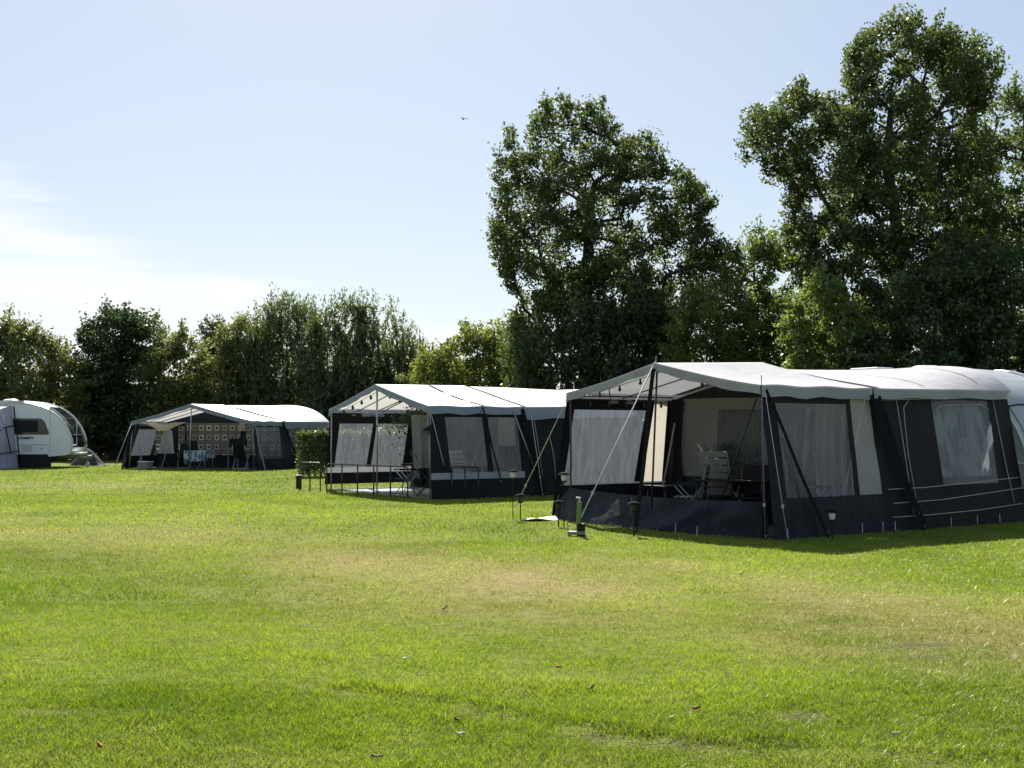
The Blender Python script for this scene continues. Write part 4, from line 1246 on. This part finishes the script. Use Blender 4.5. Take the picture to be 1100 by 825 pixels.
# tarp heap next to the hitch
tp = at(97, 492, 54.5)
b = MB()
def tarp(i, j):
    x = (i - .5) * 1.5; y = (j - .5) * 1.0
    k = max(0, 1 - (abs(i - .42) * 2.0) ** 1.3) * max(0, 1 - abs(j * 2 - 1) ** 2)
    return (x, y, .75 * k + .04 * float(fbm(i * 5, j * 5, 3)))
b.grid(tarp, 24, 16); th = b.build('tarp_cover', M['tarp'], None, True); th.location = (tp.x, tp.y, 0)
tag(th, 'dark grey tarp heap on the grass beside the caravan hitch', 'tarp')

# ================================================================== FURNITURE
def place(root, f, lx, ly, rz): root.location = f.wor((lx, ly, 0)); root.rotation_euler = (0, 0, f.ang + rz)


def camp_chair(label, cloth, metal, back=1.1, recl=.22, seat_z=.44, slats=False, group='folding camp chairs', cat='chair'):
    r = empty('camp_chair', (0, 0, 0), 0, label, cat, group)
    w = .48
    sm = MB()
    if slats:
        for k in range(5): sm.box((0, -.2 + .1 * k, seat_z), (w, .075, .018))
    else:
        sm.grid(lambda i, j: ((i - .5) * w, (j - .5) * .46, seat_z - .03 * math.sin(PI * i) * math.sin(PI * j)), 8, 6)
    sm.build('seat', M[cloth], r, not slats, solid=0 if slats else .02)
    bm_ = MB(); h = back - seat_z
    if slats:
        R_ = Matrix.Rotation(-recl, 3, 'X')
        for k in range(6):
            t = .08 + .17 * k
            bm_.box((0, .24 + math.sin(recl) * h * t, seat_z + math.cos(recl) * h * t), (w, .018, h * .13), Matrix.Rotation(-recl, 3, 'X'))
    else:
        bm_.grid(lambda i, j: ((i - .5) * w, .24 + math.sin(recl) * h * j + .02 * math.sin(PI * i), seat_z + .03 + math.cos(recl) * h * j), 8, 8)
    bm_.build('backrest', M[cloth], r, not slats, solid=0 if slats else .025)
    for sx in (-1, 1):
        x = sx * (w / 2 + .015)
        top = (x, .24 + math.sin(recl) * h, seat_z + math.cos(recl) * h)
        MB().tube([(x, .2, seat_z), top], .013, 6).build('back_frame', M[metal], r, True)
        MB().tube([(x, -.24, .0), (x, .26, seat_z + .2)], .012, 6).build('leg', M[metal], r, True)
        MB().tube([(x, .34, .0), (x, -.22, seat_z + .2)], .012, 6).build('leg', M[metal], r, True)
        MB().box((x, 0, seat_z + .22), (.045, .5, .025)).build('armrest', M['black'], r)
    MB().tube([(-w / 2, -.24, .02), (w / 2, -.24, .02)], .01, 6).tube([(-w / 2, .34, .02), (w / 2, .34, .02)], .01, 6).build('cross_bar', M[metal], r, True)
    return r


def camp_table(label, lx=1.2, ly=.7, h=.72, top='black', leg='dark_steel'):
    r = empty('camp_table', (0, 0, 0), 0, label, 'table', 'camping tables')
    MB().box((0, 0, h - .015), (lx, ly, .03)).build('tabletop', M[top], r, bevel=.008)
    for sx in (-1, 1):
        for sy in (-1, 1):
            MB().tube([(sx * (lx / 2 - .08), sy * (ly / 2 - .06), h - .03), (sx * (lx / 2 - .03), sy * (ly / 2 - .03), 0)], .014, 6).build('leg', M[leg], r, True)
    MB().tube([(-lx / 2 + .07, 0, h * .5), (lx / 2 - .07, 0, h * .5)], .01, 6).build('stretcher', M[leg], r, True)
    return r


def put(o, px, d, rz):                     # on the ground, at that picture column, d metres ahead
    o.location = ((px - CX) / F * d, d, .016); o.rotation_euler = (0, 0, rz)
    return o


A1 = FN.ang; A2 = FM.ang; A3 = FF.ang
put(camp_table('long black folding table inside the nearest porch', 1.25, .7), 787, 20.4, A1 + .6)
put(camp_table('low dark side table by the cream panel of the nearest porch', .6, .5, .58), 714, 21.4, A1)
put(camp_chair('pale slatted high-backed chair behind the long black table', 'grey_plastic', 'grey_plastic', 1.2, .2, .44, True), 775, 21.2, A1 + PI + .4)
put(camp_chair('grey striped reclining chair leaning beside the pale slatted chair', 'grey_panel', 'alu', 1.45, .55, .44, True), 800, 21.1, A1 + PI / 2 + .5)
put(camp_chair('tan slatted armchair left of the long black table', 'chair_tan', 'grey_plastic', .95, .15, .42, True), 740, 20.6, A1 - .9)
put(camp_chair('black high-backed chair seen through the foil of the nearest porch wall', 'chair_black', 'dark_steel', 1.4, .18), 871, 19.0, A1 + PI / 2 + .5)
put(camp_chair('dark chair with its back to the rope at the nearest porch corner', 'chair_black', 'dark_steel', .95, .18), 806, 19.9, A1 + .4)
# middle tent
put(camp_chair('blue-grey reclining chair at the end of the black railing', 'chair_blue', 'alu', 1.12, .5, .40), 437, 28.9, -PI / 2 + .35)
put(camp_table('dark table with plants below the hanging basket', 1.1, .6, .74), 458, 29.6, A2 + .5)
put(camp_chair('chair with pale frame seen through the grey windows of the middle tent', 'white_plastic', 'white_plastic', 1.1, .25, .44, True), 504, 28.45, A2 + PI / 2 + .4)
put(camp_chair('dark camp chair at the dark table in the middle tent porch', 'chair_black', 'dark_steel', 1.0, .2), 464, 28.7, A2 + PI * .8)
# far tent
put(camp_table('folding table below the blue tablecloth', 1.0, .6, .72, 'grey_plastic', 'alu'), 215, 49.4, A3)
b = MB()
b.box((0, 0, .737), (1.06, .66, .012)); 
b.grid(lambda i, j: ((i - .5) * 1.07, -.335 - .015 * math.sin(i * 20) * j, .742 - (.34 + .10 * math.sin(i * 3.1)) * j), 20, 4)
b.grid(lambda i, j: (-.54 - .015 * j, (i - .5) * .66, .742 - (.5 + .1 * math.sin(i * 5)) * j), 12, 4)
b.grid(lambda i, j: (.54 + .015 * j, (i - .5) * .66, .742 - .3 * j), 12, 4)
tcl = b.build('tablecloth', M['blue_cloth'], None, True); put(tcl, 215, 49.4, A3)
tag(tcl, 'blue and white tablecloth hanging over the far tent table', 'tablecloth')
put(camp_chair('black camp chair left of the blue tablecloth in the far porch', 'chair_black', 'steel', 1.0, .15), 199, 49.8, A3 + .5)
put(camp_chair('black camp chair behind the blue tablecloth in the far porch', 'chair_black', 'steel', 1.12, .15), 213, 50.3, A3 + PI)
put(camp_chair('folding chair before the black screen in the far porch', 'chair_black', 'alu', 1.0, .3), 260, 48.9, A3 + PI + .3)
# black screen on posts
r = empty('windscreen', (0, 0, 0), 0, 'black cloth screen on thin posts in the far porch', 'screen')
put(r, 256, 49.6, A3)
MB().grid(lambda i, j: ((i - .5) * .95, .015 * math.sin(i * 9), 1.22 - .36 * j), 12, 4).build('cloth', M['black_fab'], r, solid=.01)
for sx in (-.5, 0, .5): MB().tube([(sx * .96, 0, 0), (sx * .96, 0, 1.24)], .014, 6).build('post', M['steel'], r)
# bicycle-like folding airer left
r = empty('drying_rack', (0, 0, 0), 0, 'folding drying rack before the white net curtain', 'drying rack'); put(r, 165, 49.8, A3 + .2)
for sx in (-.55, .55):
    MB().tube([(sx, -.3, 0), (sx * .9, .3, 1.0)], .014, 6).build('leg', M['steel'], r); MB().tube([(sx, .3, 0), (sx * .9, -.3, 1.0)], .014, 6).build('leg', M['steel'], r)
for k in range(7):
    MB().tube([(-.5, -.3 + .1 * k, 1.0), (.5, -.3 + .1 * k, 1.0)], .008, 5).build('rail', M['steel'], r)
r = empty('storage_box', (0, 0, 0), 0, 'low pale plastic box on the floor below the net curtain', 'box'); put(r, 157, 49.4, A3)
MB().box((0, 0, .14), (.5, .34, .26)).build('tub', M['grey_plastic'], r, bevel=.02); MB().box((0, 0, .285), (.54, .38, .03)).build('lid', M['white_plastic'], r, bevel=.01)

# railings before the middle tent
def railing(label, pts, h, n, r_=.017):
    o = Vector(pts[0]); o.z = 0
    r = empty('railing', o, 0, label, 'railing', 'black metal railings')
    P = [Vector((p[0], p[1], 0)) - o for p in pts]
    a, b = P[0], P[-1]; up = Vector((0, 0, h)); d = (b - a).normalized() * .07
    MB().tube([a + d * 0 + up * .9, a + d * .3 + up * .97, a + d + up, b - d + up, b - d * .3 + up * .97, b + up * .9], r_, 8).build('top_rail', M['dark_steel'], r, True)
    for k in range(n):
        q = a.lerp(b, k / (n - 1)); MB().tube([q, q + up * (.9 if k in (0, n - 1) else 1)], r_, 8).build('post', M['dark_steel'], r, True)
    if n > 3: MB().tube([a + up * .12, b + up * .12], .01, 6).build('bottom_rail', M['dark_steel'], r, True)
    return r


railing('black railing in front of the foil windows of the middle tent', [gr(351, 529), gr(438, 535)], .72, 6)
railing('short black railing at the corner left of the middle tent', [gr(322, 526), gr(344, 527)], .72, 3)
railing('small railing with rounded corners below the grey side windows', [gr(485, 536), gr(514, 537)], .74, 3)
# black box post by the left railing
r = empty('power_post', gr(321, 525), 0, 'short black power post on the grass left of the middle tent', 'power post')
MB().box((0, 0, .17), (.14, .12, .34)).build('case', M['black'], r, bevel=.02); MB().box((0, 0, .355), (.17, .15, .03)).build('cap', M['dark_steel'], r, bevel=.01)

# solar lanterns
def lantern(label, px, py, h, kind=0):
    p = gr(px, py)
    r = empty('garden_lantern', p, 0, label, 'lantern', 'garden lanterns on stakes')
    MB().tube([(0, 0, -.03), (0, 0, h - .14)], .012 if kind else .009, 6).build('stake', M['black'], r)
    MB().lathe([(.0, h - .16), (.045, h - .15), (.05, h - .13)], (0, 0, 0)).build('base', M['black'], r)
    MB().lathe([(.034, h - .13), (.045, h - .09), (.05, h - .04), (.04, h - .025)], (0, 0, 0)).build('lamp_shade', M['lamp_glass'] if kind != 2 else M['bulb'], r, True)
    MB().lathe([(.095, h - .03), (.085, h - .01), (.03, h + .01), (0, h + .012)], (0, 0, 0)).build('cap', M['strap'], r, True)
    return r


lantern('tall lantern on a stake before the corner of the nearest tent', 606, 567, .88)
lantern('short black lantern left of the guy rope anchor', 600, 566, .42, 2)
lantern('lantern standing in the grass between the two nearest tents', 551, 558, .86)
lantern('low square lantern stake beside the tall one between tents', 559, 558, .44, 2)
lantern('lantern in front of the blue skirt below the leaning strap', 681, 576, .5, 2)
lantern('small lantern by the nearest tent beside the diagonal strap', 894, 580, .42, 1)
# rope anchor with green bar
p = gr(619, 576)
r = empty('rope_anchor', p, 0, 'green and black rope anchor standing in the grass', 'rope anchor')
MB().tube([(.03, 0, .05), (.05, 0, .5)], .035, 10).build('spring', M['green_plastic'], r)
MB().box((0, 0, .05), (.26, .14, .05)).build('foot', M['grey_plastic'], r, bevel=.01)
MB().box((.07, 0, .09), (.12, .12, .2)).build('clamp', M['black'], r, bevel=.02)
MB().tube([(.05, 0, .5), (.05, 0, .56), (.0, 0, .56)], .02, 8).build('hook', M['steel'], r)
MB().tube([(-.12, 0, .0), (-.13, 0, .22)], .008, 6).build('pin', M['steel'], r)
# white sheet on grass
b = MB(); b.grid(lambda i, j: ((i - .5) * .6 + .1 * j, (j - .5) * .5, .03 + .02 * math.sin(i * 5 + j * 3)), 10, 8)
o = b.build('paper_sheet', M['white_plastic'], None, True, solid=.006); o.location = gr(578, 559); o.rotation_euler = (0, 0, .3)
tag(o, 'flat white sheet lying on the grass at the tent corner', 'sheet')

# string lights along the near gable and inner eaves
sl = empty('string_light', FN.wor((0, 0, 0)), FN.ang, 'string of dark bulbs along the roof edge of the nearest tent', 'string lights')
EVn, APn = 2.22, 2.64; h_ = FN.hw
pt_ = [(-h_ + .1, .1, EVn - .1), (0, .1, APn - .14), (h_ - .1, .1, EVn - .1)]
MB().tube([(-h_ + .06, TP, EVn - .14), (-h_ + .06, .1, EVn - .12), pt_[1], pt_[2]], .006, 5).build('cable', M['black'], sl)
bl = []
for k in range(1, 6): bl.append((-h_ + .06, TP - .42 * k + .1, EVn - .14))
for t in (.28, .52, .76): bl.append(tuple(Vector(pt_[0]).lerp(Vector(pt_[1]), t)))
for t in (.42, .68): bl.append(tuple(Vector(pt_[1]).lerp(Vector(pt_[2]), t)))
for q_ in bl:
    x = MB(); x.lathe([(.0, -.11), (.024, -.09), (.028, -.07), (.014, -.035), (.014, 0)], q_, 10); x.build('bulb', M['bulb'], sl, True)
sl2 = empty('string_light', FM.wor((0, 0, 0)), FM.ang, 'string of small bulbs along the gable of the middle tent', 'string lights')
h2 = FM.hw; pa = Vector((-h2 + .1, .08, 1.98)); pb = Vector((0, .08, 2.56)); pc = Vector((h2 - .1, .08, 1.98))
MB().tube([pa, pb, pc], .006, 5).build('cable', M['black'], sl2)
for t in (.2, .4, .6, .8):
    x = MB(); x.lathe([(.0, -.12), (.035, -.09), (.04, -.07), (.02, 0)], pa.lerp(pb, t), 8); x.build('bulb', M['bulb'], sl2, True)
    x = MB(); x.lathe([(.0, -.12), (.035, -.09), (.04, -.07), (.02, 0)], pb.lerp(pc, t), 8); x.build('bulb', M['bulb'], sl2, True)

# hanging plant + lamp in the middle tent
c0 = at(447, 445, 29.0)
hp = empty('hanging_plant', c0, 0, 'trailing green plant hung under the middle tent roof', 'plant')
n = 900
C = RNG.normal(size=(n, 3)) * np.array([.34, .2, .12]) + np.array([0, 0, -.05]); C[:, 2] -= .25 * np.abs(RNG.normal(size=n)) * (np.abs(C[:, 0]) > .25)
leaf_mesh('foliage', C, .07, .6, RNG.random(n), LM['dark'], hp)
MB().lathe([(.0, -.16), (.12, -.14), (.17, 0.0), (.16, 0.0)], (0, 0, .02), 14).build('basket', M['bark_pale'], hp)
MB().tube([(0, 0, .02), (0, 0, .3)], .006, 5).build('chain', M['steel'], hp)
c0 = at(463, 462, 28.6)
r = empty('hanging_lamp', c0, 0, 'black bowl lamp hanging beside the middle tent corner pole', 'lamp')
MB().lathe([(.02, .12), (.06, .1), (.2, .0), (.19, -.01), (.03, .04)], (0, 0, 0), 16).build('lamp_shade', M['black'], r, True)
MB().lathe([(0, -.12), (.05, -.1), (.06, -.04), (.03, .02)], (0, 0, 0), 12).build('bulb', M['bulb'], r, True)
MB().tube([(0, 0, .1), (0, 0, .42)], .006, 5).build('cord', M['black'], r)
# plant pots on the dark table (middle tent)
pots = [(449, 29.5, 'leafy pot plant on the left end of the dark table'), (462, 29.7, 'leafy pot plant on the right end of the dark table')]
for px, d, lb in pots:
    r = empty('potted_plant', ((px - CX) / F * d, d, .74), 0, lb, 'pot plant', 'pot plants on the dark table')
    MB().lathe([(0, 0), (.07, 0), (.09, .15), (.08, .15)], (0, 0, .012), 12).build('pot', M['bark_pale'], r)
    C = RNG.normal(size=(160, 3)) * np.array([.09, .09, .07]) + np.array([0, 0, .24]); leaf_mesh('foliage', C, .07, .5, RNG.random(160), LM['oak'], r)

# beech hedge
ha = at(321, 463, 41.0); hb = at(470, 463, 43.0)
hd = empty('hedge', (ha.x, ha.y, 0), 0, 'clipped green hedge between the middle and the far tent', 'hedge')
LH = Vector((hb.x - ha.x, hb.y - ha.y, 0)); n = 26000
s = RNG.random(n); wd = (RNG.random(n) - .5) * .8; zz = .05 + 1.45 * RNG.random(n) ** .8
edge = RNG.random(n) < .6
top = RNG.random(n) < .35
zz = np.where(edge & top, 1.40 + .26 * (fbm(s * 26, wd * 3, 3) - .4) + RNG.normal(size=n) * .05 + .12 * (RNG.random(n) < .06), zz)
wd = np.where(edge & ~top, np.sign(wd) * (.36 + .16 * fbm(s * 22, zz * 3, 3) + RNG.normal(size=n) * .04), wd)
nrmv = Vector((-LH.y, LH.x, 0)).normalized()
C = np.stack([LH.x * s + nrmv.x * wd, LH.y * s + nrmv.y * wd, zz], 1)
leaf_mesh('foliage', C, .085, .65, .2 + .6 * RNG.random(n), LM['oak'], hd)
b = MB()
for k in range(22):
    q = LH * ((k + .5) / 22)
    b = MB()
    b.tube([q, q + Vector((RNG.normal() * .06, RNG.normal() * .06, .7)), q + Vector((RNG.normal() * .15, RNG.normal() * .1, 1.3))], [.025, .018, .008], 5).build('stem', M['bark'], hd)

# fallen leaves on the lawn
LB = {'rust': solid('rust_leaf', (.25, .06, .02), .7), 'pale': solid('pale_leaf', (.48, .42, .34), .6), 'brown': solid('brown_leaf', (.11, .07, .035), .8)}
lv = [(583, 771, 'pale', 'pale curled leaf low in the middle of the lawn'), (600, 719, 'rust', 'small red and white leaf above the curled pale leaf'), (748, 767, 'rust', 'rust red leaf near the bottom of the lawn'),
      (495, 795, 'pale', 'white oval leaf on the dark track'), (107, 808, 'rust', 'dull red leaf in the bottom left corner'), (405, 817, 'brown', 'brown leaf at the bottom edge of the lawn'),
      (634, 744, 'brown', 'dark brown leaf between the two red ones'), (722, 778, 'pale', 'pale thin leaf just left of the rust red one'), (492, 780, 'brown', 'tan leaf just above the white oval leaf'),
      (478, 657, 'brown', 'brown bark scrap on the dry patch in mid lawn'), (796, 619, 'brown', 'dark leaf on the dry grass before the nearest tent'), (963, 792, 'pale', 'pale leaf towards the bottom right of the lawn'),
      (435, 709, 'pale', 'pale leaf left of the middle of the lawn')]
for px, py, k, lb in lv:
    p = gr(px, py); L_ = .03 if k != 'brown' else .038; a = RNG.random() * 6.28
    b = MB()
    def lf(i, j):
        t = j; w = math.sin(PI * (t * .92 + .04)) ** .8 * .5 * (1 + .25 * math.sin(t * 19))
        return ((i - .5) * 2 * w * L_ * .75, (t - .5) * L_ * 1.5, .006 * math.cos((i - .5) * 5) + .002 * math.sin(t * 7))
    b.grid(lf, 6, 8)
    o = b.build('fallen_leaf', LB[k], None, True, solid=.001); o.location = p + Vector((0, 0, .028 + float(gz(p.x, p.y)))); o.rotation_euler = (.35 * RNG.normal(), .3 * RNG.normal() + .2, a)
    tag(o, lb, 'leaf', 'fallen leaves on the lawn')

# bird in the sky
p = at(498, 128, 70)
r = empty('bird', p, .6, 'tiny dark bird high in the open sky', 'bird')
b = MB(); b.tube([(0, -.13, 0), (0, -.08, .01), (0, 0, .012), (0, .08, 0), (0, .16, -.005)], [.008, .03, .042, .025, .012], 8); b.build('body', M['black'], r, True)
for sx in (-1, 1):
    MB().grid(lambda i, j: (sx * (.02 + .24 * i), .03 - .05 * i * i - .10 * j * (1 - .6 * i), .02 + .05 * math.sin(PI * i)), 6, 2).build('wing', M['black'], r, True, solid=.008)

# ================================================================== LIGHT, SKY, CAMERA
SUN_EL = math.radians(43.5); sd = Vector((-.167, .986, 0)).normalized()
to_sun = Vector((sd.x * math.cos(SUN_EL), sd.y * math.cos(SUN_EL), math.sin(SUN_EL)))
l = bpy.data.lights.new('sun', 'SUN'); l.energy = 5.0; l.angle = math.radians(.5); l.color = (1, .95, .86)
so = bpy.data.objects.new('sun', l); COL.objects.link(so); so.location = to_sun * 100
so.rotation_euler = (-to_sun).to_track_quat('-Z', 'Y').to_euler()

w = bpy.data.worlds.new('World'); SC.world = w; w.use_nodes = True
nt = w.node_tree; nt.nodes.clear()
out = nt.nodes.new('ShaderNodeOutputWorld'); bg = nt.nodes.new('ShaderNodeBackground')
sky = nt.nodes.new('ShaderNodeTexSky'); sky.sky_type = 'NISHITA'; sky.sun_disc = False
sky.sun_elevation = SUN_EL; sky.sun_rotation = math.atan2(sd.x, sd.y)
sky.altitude = 0; sky.air_density = 1.0; sky.dust_density = .7; sky.ozone_density = 1.0
tc = N(nt, 'TexCoord')
# thin high cloud low on the left: noise on the direction, limited to a bank
mp = N(nt, 'Mapping'); mp.inputs['Scale'].default_value = (3.0, 3.0, 16.0); mp.inputs['Rotation'].default_value = (0, math.radians(-14), 0)
nz = N(nt, 'TexNoise'); nz.inputs['Scale'].default_value = 1.6; nz.inputs['Detail'].default_value = 7; nz.inputs['Roughness'].default_value = .55; nz.inputs['Distortion'].default_value = .4
nt.links.new(tc.outputs['Generated'], mp.inputs['Vector']); nt.links.new(mp.outputs[0], nz.inputs['Vector'])
sp = N(nt, 'SeparateXYZ'); nt.links.new(tc.outputs['Generated'], sp.inputs[0])
# azimuth-like value x/y, height z
dv = N(nt, 'Math', operation='DIVIDE'); nt.links.new(sp.outputs['X'], dv.inputs[0]); nt.links.new(sp.outputs['Y'], dv.inputs[1])
# upper edge of the bank: z < .215 - .26*(x/y + .43)
m1 = N(nt, 'Math', operation='MULTIPLY_ADD'); m1.inputs[1].default_value = .26; m1.inputs[2].default_value = .26 * .43 - .192
nt.links.new(dv.outputs[0], m1.inputs[0])
m2 = N(nt, 'Math', operation='ADD'); nt.links.new(m1.outputs[0], m2.inputs[0]); nt.links.new(sp.outputs['Z'], m2.inputs[1])
nzs = N(nt, 'Math', operation='MULTIPLY_ADD'); nzs.inputs[1].default_value = -.12; nzs.inputs[2].default_value = .06
nt.links.new(nz.outputs['Fac'], nzs.inputs[0])
m2b = N(nt, 'Math', operation='ADD'); nt.links.new(m2.outputs[0], m2b.inputs[0]); nt.links.new(nzs.outputs[0], m2b.inputs[1])
ed = N(nt, 'MapRange'); ed.interpolation_type = 'SMOOTHSTEP'; ed.inputs['From Min'].default_value = .006; ed.inputs['From Max'].default_value = -.034
nt.links.new(m2b.outputs[0], ed.inputs['Value'])
lw = N(nt, 'MapRange'); lw.interpolation_type = 'SMOOTHSTEP'; lw.inputs['From Min'].default_value = -.02; lw.inputs['From Max'].default_value = .10; lw.inputs['To Min'].default_value = .45
nt.links.new(sp.outputs['Z'], lw.inputs['Value'])
fr_ = N(nt, 'MapRange'); fr_.inputs['From Min'].default_value = -.5; fr_.inputs['From Max'].default_value = .3   # only in front
nt.links.new(sp.outputs['Y'], fr_.inputs['Value'])
wis = N(nt, 'MapRange'); wis.inputs['From Min'].default_value = .3; wis.inputs['From Max'].default_value = .55; wis.inputs['To Min'].default_value = .3
nt.links.new(nz.outputs['Fac'], wis.inputs['Value'])
k1 = N(nt, 'Math', operation='MULTIPLY'); nt.links.new(ed.outputs[0], k1.inputs[0]); nt.links.new(lw.outputs[0], k1.inputs[1])
k2 = N(nt, 'Math', operation='MULTIPLY'); nt.links.new(k1.outputs[0], k2.inputs[0]); nt.links.new(wis.outputs[0], k2.inputs[1])
k3 = N(nt, 'Math', operation='MULTIPLY'); nt.links.new(k2.outputs[0], k3.inputs[0]); nt.links.new(fr_.outputs[0], k3.inputs[1])
cm = N(nt, 'Mix', data_type='RGBA'); nt.links.new(k3.outputs[0], cm.inputs['Factor'])
ga = N(nt, 'Gamma'); ga.inputs['Gamma'].default_value = .6
nt.links.new(sky.outputs[0], ga.inputs['Color']); sm_ = N(nt, 'Mix', data_type='RGBA', blend_type='MULTIPLY'); sm_.inputs['Factor'].default_value = 1; sm_.inputs[7].default_value = (.95, .98, 1.03, 1)
nt.links.new(ga.outputs[0], sm_.inputs[6]); nt.links.new(sm_.outputs[2], cm.inputs[6]); cm.inputs[7].default_value = (4.0, 4.1, 4.25, 1)
nt.links.new(cm.outputs[2], bg.inputs['Color']); bg.inputs['Strength'].default_value = .108
nt.links.new(bg.outputs[0], out.inputs['Surface'])

cam = bpy.data.cameras.new('camera'); cam.sensor_width = 36; cam.lens = 36 * F / 1100; cam.clip_end = 5000; cam.clip_start = .1
co_ = bpy.data.objects.new('camera', cam); COL.objects.link(co_); co_.location = (0, 0, HC); co_.rotation_euler = (PI / 2 + PITCH, 0, 0)
SC.camera = co_
SC.view_settings.view_transform = 'Standard'; SC.view_settings.look = 'None'; SC.view_settings.exposure = 1.22; SC.view_settings.gamma = 1
SC.view_settings.use_curve_mapping = False
SC.cycles.max_bounces = 8; SC.cycles.transparent_max_bounces = 12; SC.cycles.transmission_bounces = 4
SC.cycles.use_denoising = True
